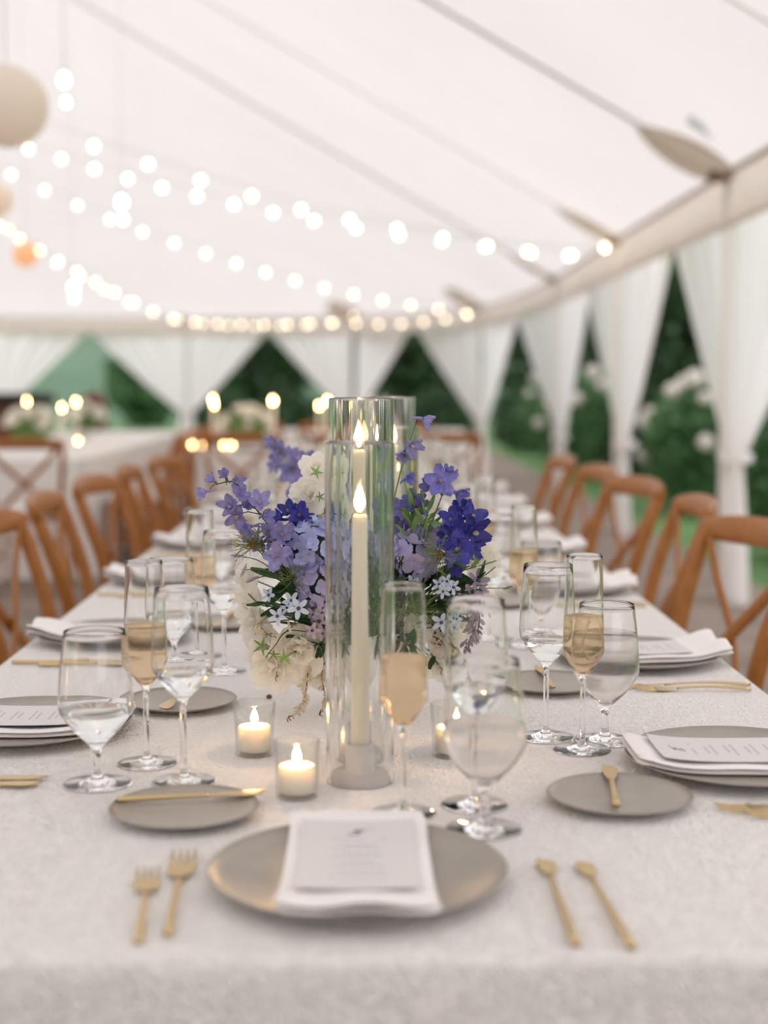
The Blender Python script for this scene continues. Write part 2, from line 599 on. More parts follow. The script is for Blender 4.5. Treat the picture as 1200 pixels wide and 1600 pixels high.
# ---------------------------------------------------------------- trees and bushes outside
def leaf_cloud(n, rx, ry, rz, cz, size, rnd):
    vs, fs = [], []
    for _ in range(n):
        while True:
            a = Vector((rnd.uniform(-1, 1), rnd.uniform(-1, 1), rnd.uniform(-1, 1)))
            if 0.35 < a.length < 1:
                break
        a *= 1 + 0.25 * noise.noise(a * 2.3 + Vector((n, rx, 0)))
        p = Vector((a.x * rx, a.y * ry, cz + a.z * rz))
        q = Quaternion((rnd.gauss(0, 1), rnd.gauss(0, 1), rnd.gauss(0, 1), rnd.gauss(0, 1))).normalized()
        s = size * rnd.uniform(0.6, 1.3)
        k = len(vs)
        for c in ((-0.5, 0, 0), (0, 0.32, 0.08), (0.6, 0, 0), (0, -0.32, 0.08)):
            vs.append(p + q @ Vector(c) * s)
        fs.append((k, k + 1, k + 2, k + 3))
    me = bpy.data.meshes.new('crown')
    me.from_pydata([tuple(v) for v in vs], [], fs)
    return me

tree_no = [0]
def tree(x, y, h, r, m, label, n=2600, size=0.30, group='trees outside the tent'):
    rnd = random.Random(int(x * 91 + y * 17))
    t = thing('tree', label, 'tree', (x, y, -0.03), rnd.uniform(0, 6), group)
    data_obj('crown', leaf_cloud(n, r, r, h * 0.5, h * 0.52, size, rnd), m, t)
    bm = bmesh.new()
    tube(bm, [(0, 0, 0), (0.05, 0.02, h * 0.3), (0, 0, h * 0.7)], [0.22, 0.16, 0.08], 8)
    for k in range(4):
        a = k * 1.6
        tube(bm, [(0.03, 0, h * (0.3 + 0.08 * k)), (math.cos(a) * r * .5, math.sin(a) * r * .5, h * (0.5 + .08 * k))], [0.07, 0.03], 6)
    mesh_obj('trunk', bm, M_bark, t)
    return t

for x, y, h, r in [(-2.7, 33, 3.8, 1.6), (1.0, 34, 4.0, 1.6), (4.5, 33, 3.8, 1.5)]:
    tree(x, y, h, r, M_leafd, 'dark evergreen tree behind the far end curtains of the tent', group='dark trees behind the far curtains')
for x, y, h, r in [(-11.6, 43, 1.5, 0.9), (-6.4, 41.5, 2.4, 1.1)]:
    tree(x, y, h, r, M_leafm, 'light green tree on the meadow beyond the tent end', group='meadow trees')
for x, y, h, r in [(5.6, 27, 4, 1.6), (7.4, 22.4, 4, 1.7), (10.0, 27.5, 4.5, 2.0), (6.9, 17.3, 3.8, 1.5), (11.4, 22.4, 4.5, 2.0), (9.6, 12.6, 3.6, 1.5), (5.9, 13.6, 3.0, 0.95)]:
    tree(x, y, h, r, M_leafd, 'dark leafy tree standing beyond the side curtains', group='trees beyond the side curtains')
tree(13.6, 17.2, 4.4, 1.9, M_leafo, 'olive green tree beyond the side curtains')

def bush(x, y, r, h, m, label, blooms, rnd, group):
    t = thing('flowering_bush', label, 'bush', (x, y, -0.03), 0, group)
    data_obj('foliage', leaf_cloud(1400, r, r, h * .5, h * .5, 0.13, rnd), m, t)
    if blooms:
        base = bpy.data.meshes.new('blossom')
        b2 = bmesh.new()
        bmesh.ops.create_icosphere(b2, subdivisions=2, radius=1)
        for v in b2.verts:
            v.co *= 1 + 0.22 * noise.noise(v.co * 5)
        b2.to_mesh(base)
        b2.free()
        base.materials.append(M_blossom)
        for k in range(blooms):
            a = rnd.uniform(PI * .6, PI * 1.9)
            e = rnd.uniform(-0.3, 1.2)
            p = (math.cos(a) * math.cos(e) * r * .98, math.sin(a) * math.cos(e) * r * .98, h * .5 + math.sin(e) * h * .5)
            link_obj('blossom', base, t, p, None, rnd.uniform(0.05, 0.1))
    return t
rb = random.Random(3)
for x, y, r, h, nb, wh in [(3.0, 18.6, 0.75, 1.5, 14, 'between the corner pole and the last straight side pole'), (3.3, 13.6, 0.65, 1.35, 12, 'between the string-light pole and the last straight side pole'),
                           (3.2, 10.0, 0.6, 1.35, 12, 'between the string-light pole and the pole under the large patch'), (4.6, 11.3, 0.75, 1.3, 6, 'with few blooms, farther out on the lawn'),
                           (3.2, 23.0, 0.8, 1.5, 8, 'beside the rounded corner pole')]:
    bush(x, y, r, h, M_leafm, 'white-blossomed bush ' + wh, nb, rb, 'flowering bushes along the tent side')
for x, y, r, h in [(3.7, 8.4, 0.55, 0.95), (4.3, 15.0, 0.7, 1.5), (3.3, 16.4, 0.6, 1.2)]:
    bush(x, y, r, h, M_leafd, 'dense dark green shrub outside the side curtains', 0, rb, 'dark shrubs along the tent side')

for x, y, r_, h_ in [(-3.0, 28.6, 0.75, 1.25), (-1.5, 28.4, 0.7, 1.15), (0.0, 28.0, 0.7, 1.2), (1.5, 27.4, 0.7, 1.2), (2.9, 25.9, 0.65, 1.2)]:
    bush(x, y, r_, h_, M_leafd, 'dense dark green shrub outside the end wall curtains', 0, rb, 'dark shrubs along the end wall')

# ---------------------------------------------------------------- poles and tied curtains
def along(i, f):
    """Point a fraction f of the way from pole i to its neighbour on the eave."""
    a = Vector((*POLES[i][0], 0))
    j = max(0, min(len(POLES) - 1, i + (1 if f > 0 else -1)))
    b = Vector((*POLES[j][0], 0))
    if j == i:
        b = a + (Vector((0, -4, 0)) if i == 0 else Vector((-3, -0.6, 0)))
    return a.lerp(b, abs(f))

def curtain(i, words):
    (px_, py_), tz = POLES[i]
    base = Vector((px_, py_, 0))
    g = thing('tied_curtain', words, 'curtain', (px_, py_, 0), 0, 'sheer curtains tied to the tent poles')
    inner = (Vector((-4, 12, 0)) - base).normalized()
    for side in (-1, 1):
        end = along(i, 0.5 * side) - base
        tdir = end.normalized()
        nrm = Vector((-tdir.y, tdir.x, 0))
        if nrm.dot(inner) < 0:
            nrm = -nrm
        L = end.length
        zt, zb = VZ + 0.06, 0.0
        bm = bmesh.new()
        NU, NV = 64, 30
        def fn(u, v):
            # u from the pole outwards, v from the top down
            z = zt + (zb - zt) * v
            vt = (zt - tz) / (zt - zb)
            pl = math.sin(u * 40 + side) * 0.6 + math.sin(u * 23 + 2 * i) * 0.6
            if v <= vt:
                s = v / vt
                w = L * ((1 - s) ** 0.92) + 0.085 * s
                am = 0.05 + 0.02 * (1 - s) * math.sin(3 * u)
                am *= 1 - 0.55 * s
            else:
                s = (v - vt) / (1 - vt)
                w = 0.085 + 0.075 * math.sin(min(1, s * 1.3) * PI / 2)
                am = 0.018 + 0.03 * s
            return tdir * (u * w) + nrm * (-0.075 + am * pl) + Vector((0, 0, z))
        grid(bm, NU, NV, fn)
        o = mesh_obj('curtain_panel', bm, M_curt, g)
    bm = bmesh.new()
    ring = [Vector((math.cos(a) * 0.088, math.sin(a) * 0.088, tz + 0.02 * math.sin(a))) - inner * 0.075 for a in [2 * PI * k / 20 for k in range(21)]]
    tube(bm, ring, 0.012, 8, 1, 1.6)
    mesh_obj('tieback', bm, M_curt, g)
ords = ['nearest the table head', 'second along from the table head', 'third along from the table head', 'fourth along from the table head']
names = ['sheer white curtain tied to the side pole beside the table head',
         'sheer white curtain tied to the side pole under the large tan roof patch',
         'sheer white curtain tied to the side pole where string lights end',
         'sheer white curtain tied to the last straight side pole before the corner',
         'sheer white curtain tied to the rounded tent corner pole',
         'sheer white curtain on the end wall next to the corner pole',
         'sheer white curtain on the end wall, second from the corner pole',
         'sheer white curtain on the end wall, third from the corner pole']
for i in range(len(POLES)):
    if i == 0:
        continue
    curtain(i, names[i])
for i, ((px_, py_), tz) in enumerate(POLES):
    if i == 0:
        continue
    bm = bmesh.new()
    tube(bm, [(0, 0, 0), (0, 0, EZ)], 0.021, 12)
    p = mesh_obj('tent_pole', bm, M_pole)
    p.location = (px_, py_, 0)
    tag(p, names[i].replace('sheer white curtain tied to the', 'white tent pole, the').replace('sheer white curtain on', 'white tent pole on'), 'pole', 'tent poles')

# ---------------------------------------------------------------- long table
def tablecloth(x0, x1, y0, y1, m, label, drop=0.756):
    """Cloth to the floor with rounded edges and soft corner folds."""
    bm = bmesh.new()
    cx, cy = (x0 + x1) / 2, (y0 + y1) / 2
    hx, hy = (x1 - x0) / 2, (y1 - y0) / 2
    def outline(off, rc, n=10):
        pts = []
        for qx, qy, a0 in ((1, 1, 0), (-1, 1, PI / 2), (-1, -1, PI), (1, -1, 1.5 * PI)):
            for k in range(n + 1):
                a = a0 + PI / 2 * k / n
                pts.append((cx + qx * (hx - rc) + math.cos(a) * (rc + off), cy + qy * (hy - rc) + math.sin(a) * (rc + off)))
        # subdivide the long sides
        out = []
        for i in range(len(pts)):
            a, b = Vector(pts[i]), Vector(pts[(i + 1) % len(pts)])
            k = max(1, int((b - a).length / 0.07))
            for j in range(k):
                out.append(a.lerp(b, j / k))
        return out
    lv = [(-0.014, 0.0), (-0.008, -0.0005), (-0.003, -0.0028), (0.0, -0.008), (0.002, -0.03), (0.005, -0.12), (0.012, -0.3), (0.02, -0.5), (0.028, -TZ + 0.004)]
    lv = [(o_, z_) if -z_ < drop else (o_, -drop) for o_, z_ in lv if -z_ < drop + 0.13]
    base = outline(0, 0.05)
    ctr = Vector((cx, cy))
    rings = []
    n = len(base)
    arc = 0
    for off, dz in lv:
        ring = []
        for k in range(n):
            p, q = base[k], base[(k + 1) % n]
            t = (q - base[k - 1]).normalized()
            nn = Vector((t.y, -t.x))
            fold = 0.0
            if dz < -0.05:
                s = k * 0.42
                fold = (0.5 + 0.5 * math.sin(s) * math.sin(s * 0.37 + 1)) * 0.05 * (-dz - 0.05)
            pp = p + nn * (off + fold)
            ring.append(bm.verts.new((pp.x, pp.y, TZ + dz)))
        rings.append(ring)
    for A, B in zip(rings[:-1], rings[1:]):
        for k in range(n):
            bm.faces.new((A[k], B[k], B[(k + 1) % n], A[(k + 1) % n]))
    bm.faces.new(rings[0])
    bmesh.ops.recalc_face_normals(bm, faces=bm.faces)
    o = mesh_obj('tablecloth', bm, m)
    return tag(o, label, 'tablecloth')

tablecloth(-0.61, 0.61, 1.112, 6.57, M_cloth, 'ivory embroidered cloth covering the long dinner table', 0.235)
t = thing('dining_table', 'long wooden dinner table under the ivory embroidered cloth', 'table', (0, 3.84, 0))
bm = bmesh.new()
box(bm, (0, 0, TZ - 0.02), (1.19, 5.43, 0.03), bev=0.004)
mesh_obj('tabletop', bm, M_wood, t)
for sx in (-1, 1):
    for yy in (-2.55, -0.9, 0.9, 2.55):
        bm = bmesh.new()
        box(bm, (sx * 0.3, yy, (TZ - 0.035) / 2), (0.07, 0.07, TZ - 0.035), bev=0.006)
        mesh_obj('leg', bm, M_wood, t)

# ---------------------------------------------------------------- chairs
def make_chair():
    t = thing('cross_back_chair', 'x', 'chair')
    W = M_wood
    # seat, facing +Y
    bm = bmesh.new()
    def seat_ring(s, z):
        return [(s * 0.215 * (1 + 0.06 * (1 if math.sin(a) > 0 else -1) * abs(math.sin(a))) * math.copysign(abs(math.cos(a)) ** 0.6, math.cos(a)),
                 s * 0.205 * math.copysign(abs(math.sin(a)) ** 0.6, math.sin(a)), z) for a in [2 * PI * k / 28 for k in range(28)]]
    rr = []
    for s, z in ((0.9, 0.425), (1.0, 0.432), (1.0, 0.452), (0.95, 0.46)):
        rr.append([bm.verts.new(c) for c in seat_ring(s, z)])
    for A, B in zip(rr[:-1], rr[1:]):
        for k in range(28):
            bm.faces.new((A[k], A[(k + 1) % 28], B[(k + 1) % 28], B[k]))
    bm.faces.new(rr[0][::-1])
    bm.faces.new(rr[-1])
    mesh_obj('seat', bm, W, t)
    bm = bmesh.new()
    rr = []
    for s, z in ((0.86, 0.459), (0.93, 0.47), (0.93, 0.485), (0.84, 0.497), (0.5, 0.502)):
        rr.append([bm.verts.new(c) for c in seat_ring(s, z)])
    for A, B in zip(rr[:-1], rr[1:]):
        for k in range(28):
            bm.faces.new((A[k], A[(k + 1) % 28], B[(k + 1) % 28], B[k]))
    bm.faces.new(rr[0][::-1])
    bm.faces.new(rr[-1])
    mesh_obj('seat_cushion', bm, M_cush, t)
    for s in (-1, 1):
        bm = bmesh.new()
        tube(bm, [(s * 0.20, 0.19, 0), (s * 0.185, 0.165, 0.43)], [0.013, 0.018], 10)
        mesh_obj('leg', bm, W, t)
        bm = bmesh.new()
        path = smooth_path([(s * 0.185, -0.27, 0), (s * 0.18, -0.21, 0.22), (s * 0.185, -0.18, 0.44), (s * 0.205, -0.205, 0.64), (s * 0.222, -0.255, 0.80), (s * 0.222, -0.285, 0.88)], 5)
        tube(bm, path, [0.017] * 12 + [0.017, 0.018, 0.018, 0.018, 0.018, 0.018, 0.018, 0.0175, 0.017, 0.017, 0.016, 0.016, 0.016, 0.016], 10, 1.0, 1.15)
        mesh_obj('back_post', bm, W, t)
        # one arm of the cross
        bm = bmesh.new()
        path = smooth_path([(s * 0.195, -0.275, 0.855), (s * 0.12, -0.262, 0.76), (0, -0.235 - 0.008 * s, 0.645), (-s * 0.11, -0.20, 0.53), (-s * 0.175, -0.178, 0.445)], 5)
        tube(bm, path, 0.014, 8, 1.15, 0.55, Vector((0, -1, 0.2)))
        mesh_obj('cross_slat', bm, W, t)
    # crest rail: bowed board
    bm = bmesh.new()
    def crest(u, v):
        a = 2 * PI * v
        x = -0.238 + 0.476 * u
        bow = -0.045 * (1 - (2 * u - 1) ** 2)
        h = 0.034 * (1 - 0.35 * abs(2 * u - 1) ** 4)
        return Vector((x, -0.278 + bow + 0.0145 * math.cos(a) - 0.2 * h * math.sin(a), 0.877 + 0.008 * (1 - (2 * u - 1) ** 2) + h * math.sin(a)))
    Vv = grid(bm, 18, 12, crest)
    bmesh.ops.remove_doubles(bm, verts=bm.verts, dist=1e-5)
    bmesh.ops.holes_fill(bm, edges=bm.edges, sides=14)
    mesh_obj('crest_rail', bm, W, t)
    for z, y0, y1 in ((0.2, -0.215, 0.18), (0.27, -0.205, 0.178)):
        for s in (-1, 1):
            if z < 0.25:
                bm = bmesh.new()
                tube(bm, [(s * 0.182, y0, z), (s * 0.193, y1, z)], 0.009, 8)
                mesh_obj('stretcher', bm, W, t)
    bm = bmesh.new()
    tube(bm, [(-0.19, 0.178, 0.27), (0.19, 0.178, 0.27)], 0.009, 8)
    mesh_obj('stretcher', bm, W, t)
    return t

ORD = ['first', 'second', 'third', 'fourth', 'fifth', 'sixth', 'seventh', 'eighth']
LY = [1.882, 2.56, 3.32, 4.05, 4.78, 5.5, 6.15]
RY = [1.690, 2.36, 3.17, 3.90, 4.63, 5.36, 6.08]
chair0 = make_chair()
first_chair = [True]
def chair(x, y, rz, label, group):
    c = chair0 if first_chair[0] else copy_tree(chair0)
    first_chair[0] = False
    c.location = (x, y, 0)
    c.rotation_euler = (0, 0, rz)
    c['label'] = label
    c['group'] = group
    return c
# right row faces -X (rz = +90 deg), left row faces +X (rz = -90 deg)
for i, x, y, d in [(1, 0.62, 2.36, 0), (2, 0.60, 3.14, 12), (3, 0.62, 3.90, -3), (4, 0.61, 4.62, 11), (5, 0.60, 5.36, 6), (6, 0.56, 6.10, 2)]:
    chair(x, y, PI / 2 + math.radians(d), 'brown cross-back chair, %s seat from table head, side next to the curtains' % ORD[i], 'chairs at the long table')
for i, x, y, d in [(2, -0.62, 3.40, -4), (3, -0.62, 4.07, 4), (4, -0.62, 4.76, -6), (5, -0.61, 5.46, 3), (6, -0.58, 6.12, -8)]:
    chair(x, y, -PI / 2 + math.radians(d), 'brown cross-back chair, %s seat from table head, side facing the other tables' % ORD[i], 'chairs at the long table')

# ---------------------------------------------------------------- tableware
def plate_mesh(r, h):
    bm = bmesh.new()
    base = r * 0.62
    prof = [(0, 0.0), (base, 0.0), (base + 0.006, 0.002), (r * 0.86, h * 0.55), (r - 0.002, h - 0.002), (r, h - 0.0008), (r - 0.0015, h + 0.0003)]
    for k in range(10, -1, -1):
        q = k / 10 * 0.985
        prof.append((r * q if k else 0, 0.0045 + (h - 0.0050) * q ** 4.0))
    lathe(bm, prof, 64)
    me = bpy.data.meshes.new('plate')
    bm.to_mesh(me)
    bm.free()
    me.materials.append(M_plate)
    me.polygons.foreach_set('use_smooth', [True] * len(me.polygons))
    return me
DP_R, DP_H = 0.14, 0.017
ME_DP = plate_mesh(DP_R, DP_H)
ME_BP = plate_mesh(0.081, 0.012)

def dp_z(r):
    return 0.0045 + (DP_H - 0.005) * (min(r, 0.14) / DP_R) ** 4.0

def napkin_mesh(seed, flare):
    """Folded linen napkin (long axis Y, foot end at -Y), following the plate it lies on."""
    rnd = random.Random(seed)
    bm = bmesh.new()
    ph = rnd.uniform(0, 6)
    for layer in range(2):
        hx, hy = 0.0685 - 0.0008 * layer, 0.137 - 0.0015 * layer
        dx, dy = rnd.uniform(-.002, .002), rnd.uniform(-.002, .002)
        NU, NV = 22, 36
        th = 0.0062
        def sq(u, v):
            x, y = (2 * u - 1), (2 * v - 1)
            # round the corners
            k = 0.10
            ax, ay = max(0, abs(x) - (1 - k * 2)) / (k * 2), max(0, abs(y) - (1 - k)) / k
            d = math.hypot(ax, ay)
            if d > 1:
                x = math.copysign((1 - 2 * k) + 2 * k * ax / d, x)
                y = math.copysign((1 - k) + k * ay / d, y)
            y2 = y * hy * (1 + flare * (0.09 if y < 0 else 0))
            x2 = x * hx * (1 + (0.03 + 0.05 * flare) * max(0, -y))
            return x2 + dx, y2 + dy
        def zb(x, y):
            r = math.hypot(x, y)
            return dp_z(r) + max(0, r - 0.14) * 0.1 + 0.001
        wob = lambda x, y: 0.0012 * math.sin(y * 45 + ph) + 0.0008 * math.sin(x * 60 + ph * 2) + flare * 0.010 * max(0, -y / 0.14 - 0.35) * (1 + math.sin(x * 70 + ph))
        def edge(u, v):
            e = min(u, 1 - u, v, 1 - v)
            return math.sqrt(max(0.0, 1 - (1 - min(1.0, e * 9)) ** 2))
        def top(u, v):
            x, y = sq(u, v)
            mid = (layer + 0.5) * th
            return Vector((x, y, zb(x, y) + mid + (th * 0.5) * edge(u, v) + wob(x, y) * (layer + 1) / 2))
        def bot(u, v):
            x, y = sq(u, v)
            mid = (layer + 0.5) * th
            return Vector((x, y, zb(x, y) + mid - (th * 0.5) * edge(u, v) + wob(x, y) * layer / 2))
        grid(bm, NU, NV, top)
        grid(bm, NU, NV, bot)
    bmesh.ops.remove_doubles(bm, verts=bm.verts, dist=1e-5)
    bmesh.ops.recalc_face_normals(bm, faces=bm.faces)
    me = bpy.data.meshes.new('napkin')
    bm.to_mesh(me)
    bm.free()
    me.materials.append(M_napkin)
    me.polygons.foreach_set('use_smooth', [True] * len(me.polygons))
    return me
ME_NAP = [napkin_mesh(1, 0.25), napkin_mesh(5, 1.0), napkin_mesh(9, 0.8)]
NAP_TOP = 0.0196

def card_meshes():
    def zc(x, y):
        r = math.hypot(x, y)
        return dp_z(r) + 0.001 + 2 * 0.0062 + 0.0010
    def slab(w, l, z, th):
        bm = bmesh.new()
        f = lambda dz: (lambda u, v: Vector(((u - .5) * w, (v - .5) * l + 0.012, zc((u - .5) * w, (v - .5) * l + 0.012) + z + dz)))
        A = grid(bm, 4, 10, f(0))
        B = grid(bm, 4, 10, f(th))
        bmesh.ops.recalc_face_normals(bm, faces=bm.faces)
        # close the rim
        loopA = [A[i][0] for i in range(5)] + [A[4][j] for j in range(1, 11)] + [A[i][10] for i in range(3, -1, -1)] + [A[0][j] for j in range(9, 0, -1)]
        loopB = [B[i][0] for i in range(5)] + [B[4][j] for j in range(1, 11)] + [B[i][10] for i in range(3, -1, -1)] + [B[0][j] for j in range(9, 0, -1)]
        n = len(loopA)
        for k in range(n):
            bm.faces.new((loopA[k], loopA[(k + 1) % n], loopB[(k + 1) % n], loopB[k]))
        bmesh.ops.recalc_face_normals(bm, faces=bm.faces)
        return bm
    def out(bm, m, nm):
        me = bpy.data.meshes.new(nm)
        bm.to_mesh(me)
        bm.free()
        me.materials.append(m)
        return me
    sheet = out(slab(0.112, 0.186, 0.0012, 0.0006), M_card, 'sheet')
    back = out(slab(0.1125, 0.187, 0.0, 0.0011), M_navy, 'backing')
    def marks(rects, m, nm):
        bm = bmesh.new()
        for x, y, w, h, a in rects:
            c, s = math.cos(a), math.sin(a)
            pts = []
            for ux, uy in ((-.5, -.5), (.5, -.5), (.5, .5), (-.5, .5)):
                X, Y = x + ux * w * c - uy * h * s, y + ux * w * s + uy * h * c + 0.012
                pts.append(bm.verts.new((X, Y, zc(X, Y) + 0.0019)))
            bm.faces.new(pts)
        return out(bm, m, nm)
    sprig = [(0, 0.066, 0.030, 0.0012, 0.25)]
    for k in range(7):
        x = -0.013 + k * 0.0042
        sprig += [(x, 0.066 + 0.25 * x + 0.003, 0.009, 0.0026, 0.9), (x + 0.002, 0.066 + 0.25 * x - 0.003, 0.009, 0.0026, -0.5)]
    em = marks(sprig, M_ink, 'emblem')
    rnd = random.Random(4)
    ln = []
    for row, (y, wd) in enumerate([(0.047, 0.05), (0.030, 0.032), (0.022, 0.046), (0.005, 0.03), (-0.003, 0.05), (-0.020, 0.03), (-0.028, 0.046), (-0.045, 0.034), (-0.053, 0.054), (-0.070, 0.04)]):
        x = -wd / 2
        while x < wd / 2:
            w = rnd.uniform(0.003, 0.008)
            ln.append((x + w / 2, y, w, 0.0022, 0))
            x += w + 0.0018
    return sheet, back, em, marks(ln, M_ink2, 'text_lines')
ME_SHEET, ME_BACK, ME_EMB, ME_TXT = card_meshes()

def fork_mesh(L, head):
    bm = bmesh.new()
    h0 = L * 0.36
    # handle: slim bar tapering to the neck
    n = 12
    path = [(0, -L / 2 + (L - h0) * k / n, 0.0035 + 0.004 * math.sin(PI * k / n * 0.9)) for k in range(n + 1)]
    tube(bm, path, [0.0042, 0.0042, 0.004, 0.0039, 0.0037, 0.0035, 0.0033, 0.003, 0.0028, 0.0027, 0.0028, 0.003, 0.0034], 8, 1.0, 0.6)
    a = bpy.data.meshes.new('handle')
    bm.to_mesh(a)
    bm.free()
    bm = bmesh.new()
    y0 = L / 2 - h0
    w = head / 2
    def sheet(u, v):
        ww = 0.0034 + (w - 0.0034) * min(1, (u * 1.6)) ** 0.6
        return Vector(((v - .5) * 2 * ww, y0 + h0 * 0.5 * u, 0.0050 - 0.0035 * math.sin(PI * u * .8) + 0.0015))
    grid(bm, 8, 6, sheet)
    tw = head / 7.2
    for k in range(4):
        x = -w + tw / 2 + k * (head - tw) / 3
        tube(bm, [(x, y0 + h0 * 0.46, 0.0035), (x, y0 + h0 * 0.75, 0.003), (x * 0.96, y0 + h0, 0.0065)], [tw * .5, tw * .48, tw * .3], 6, 1, 0.7)
    bb = bpy.data.meshes.new('tined_head')
    bm.to_mesh(bb)
    bm.free()
    for me in (a, bb):
        me.materials.append(M_gold)
        me.polygons.foreach_set('use_smooth', [True] * len(me.polygons))
    return a, bb

def knife_mesh(L, bw, frac):
    bm = bmesh.new()
    hl = L * (1 - frac)
    n = 10
    path = [(0, -L / 2 + hl * k / n, 0.0048) for k in range(n + 1)]
    tube(bm, path, [0.0046, 0.0046, 0.0044, 0.0042, 0.0040, 0.0038, 0.0036, 0.0033, 0.0031, 0.003, 0.003], 8, 1.0, 0.75)
    a = bpy.data.meshes.new('handle')
    bm.to_mesh(a)
    bm.free()
    bm = bmesh.new()
    y0 = -L / 2 + hl - 0.002
    bl = L - hl
    def outline(u):
        left = -0.003 - (bw * 0.5 - 0.003) * min(1, u * 1.7) ** 0.8
        right = 0.003 + (bw * 0.5 - 0.003) * min(1, u * 1.7) ** 0.8
        if u > 0.72:
            k = (u - 0.72) / 0.28
            right -= (right - left) * 0.75 * k ** 2
            left += 0.15 * bw * k ** 2
        return left, right
    def sh(zz):
        def fn(u, v):
            l, r = outline(u)
            return Vector((l + (r - l) * v, y0 + bl * u, 0.0045 + zz * (1 - 0.6 * abs(2 * v - 1))))
        return fn
    grid(bm, 10, 4, sh(0.0012))
    grid(bm, 10, 4, sh(-0.0012))
    bmesh.ops.recalc_face_normals(bm, faces=bm.faces)
    bb = bpy.data.meshes.new('blade')
    bm.to_mesh(bb)
    bm.free()
    for me in (a, bb):
        me.materials.append(M_gold)
        me.polygons.foreach_set('use_smooth', [True] * len(me.polygons))
    return a, bb
ME_FD = fork_mesh(0.21, 0.026)
ME_FS = fork_mesh(0.175, 0.023)
ME_KN = knife_mesh(0.215, 0.019, 0.42)
ME_KN2 = knife_mesh(0.212, 0.019, 0.22)
ME_BK = knife_mesh(0.165, 0.020, 0.40)

def cutlery(name, meshes, x, y, rz, label, group, z=TZ, tilt=0.0, names=('handle', 'blade'), roll=0.0):
    t = thing(name, label, name.split('_')[-1], (x, y, z), rz, group)
    t.rotation_euler = (tilt, roll, rz)
    for nm, me in zip(names, meshes):
        link_obj(nm, me, t)
    return t

def stem_profile(kind):
    """Outer and inner profiles of the three glass types."""
    if kind == 'flute':
        outer = [(0, 0), (0.034, 0), (0.0352, 0.0008), (0.0345, 0.0018), (0.02, 0.0035), (0.008, 0.0062), (0.0042, 0.012), (0.0036, 0.03), (0.0034, 0.07), (0.0038, 0.088), (0.0062, 0.0965), (0.0165, 0.110), (0.0245, 0.1225), (0.0262, 0.130), (0.0258, 0.145), (0.0245, 0.185), (0.0228, 0.236), (0.0224, 0.25)]
        inner = [(0, 0.1005), (0.005, 0.1015), (0.0155, 0.1125), (0.0232, 0.1245), (0.0250, 0.131), (0.0246, 0.145), (0.0233, 0.185), (0.0217, 0.236), (0.0214, 0.25)]
    elif kind == 'wine':
        outer = [(0, 0), (0.0345, 0), (0.036, 0.0008), (0.035, 0.0018), (0.02, 0.0035), (0.008, 0.0065), (0.0044, 0.013), (0.0037, 0.03), (0.0036, 0.08), (0.0045, 0.0935), (0.0080, 0.1005), (0.020, 0.1125), (0.0325, 0.129), (0.0358, 0.139), (0.0362, 0.150), (0.0352, 0.175), (0.0330, 0.205), (0.0312, 0.229)]
        inner = [(0, 0.104), (0.006, 0.105), (0.019, 0.115), (0.0312, 0.1305), (0.0345, 0.1397), (0.0350, 0.150), (0.0340, 0.175), (0.0319, 0.205), (0.0302, 0.229)]
    else:
        outer = [(0, 0), (0.037, 0), (0.0385, 0.0008), (0.0375, 0.0018), (0.02, 0.004), (0.009, 0.0075), (0.0052, 0.014), (0.0048, 0.03), (0.006, 0.041), (0.011, 0.0485), (0.027, 0.065), (0.0405, 0.084), (0.0432, 0.095), (0.0430, 0.106), (0.0408, 0.135), (0.0372, 0.165), (0.0355, 0.180)]
        inner = [(0, 0.052), (0.008, 0.053), (0.0255, 0.0675), (0.0390, 0.0855), (0.0418, 0.0957), (0.0416, 0.106), (0.0395, 0.135), (0.0360, 0.165), (0.0345, 0.180)]
    inner = [(r_ + (0.0004 if r_ > 0.004 else 0), z_ - (0.0004 if z_ < 0.13 else 0)) for r_, z_ in inner]
    return outer, inner

def refine(prof, n=3):
    out = []
    P = smooth_path([(r, 0, z) for r, z in prof], n)
    return [(max(0, p.x), p.z) for p in P]

def glass_mesh(kind):
    o, i = stem_profile(kind)
    top_r = (o[-1][0] + i[-1][0]) / 2
    prof = refine(o, 2) + [(top_r, o[-1][1] + 0.0005)] + refine(i, 2)[::-1]
    prof[0] = (0, 0)
    prof[-1] = (0, i[0][1])
    bm = bmesh.new()
    lathe(bm, prof, 48)
    me = bpy.data.meshes.new(kind)
    bm.to_mesh(me)
    bm.free()
    me.materials.append(M_glass)
    me.polygons.foreach_set('use_smooth', [True] * len(me.polygons))
    return me

def liquid_mesh(kind, z1, m, z0=None):
    o, i = stem_profile(kind)
    P = refine(i, 3)
    prof = []
    for (r, z), (r2, z2) in zip(P[:-1], P[1:]):
        if z >= z1:
            break
        prof.append((r + 0.0003 if r > 0 else 0, z - 0.0003))
        if z2 >= z1:
            k = (z1 - z) / (z2 - z)
            prof.append((r + (r2 - r) * k + 0.0003, z1))
    if z0 is not None:
        prof = [p for p in prof if p[1] >= z0]
        prof = [(0, prof[0][1])] + prof
    prof[0] = (0, prof[0][1])
    prof.append((0, z1))
    bm = bmesh.new()
    lathe(bm, prof, 40)
    me = bpy.data.meshes.new('liquid')
    bm.to_mesh(me)
    bm.free()
    me.materials.append(m)
    me.polygons.foreach_set('use_smooth', [True] * len(me.polygons))
    return me
ME_G = {k: glass_mesh(k) for k in ('flute', 'wine', 'goblet')}
ME_L = {('flute', 'full'): liquid_mesh('flute', 0.172, M_champ), ('wine', 'low'): liquid_mesh('wine', 0.131, M_water),
        ('goblet', 'full'): liquid_mesh('goblet', 0.142, M_fogwater), ('goblet', 'low'): liquid_mesh('goblet', 0.088, M_water),
        ('goblet', 'half'): liquid_mesh('goblet', 0.112, M_fogwater)}
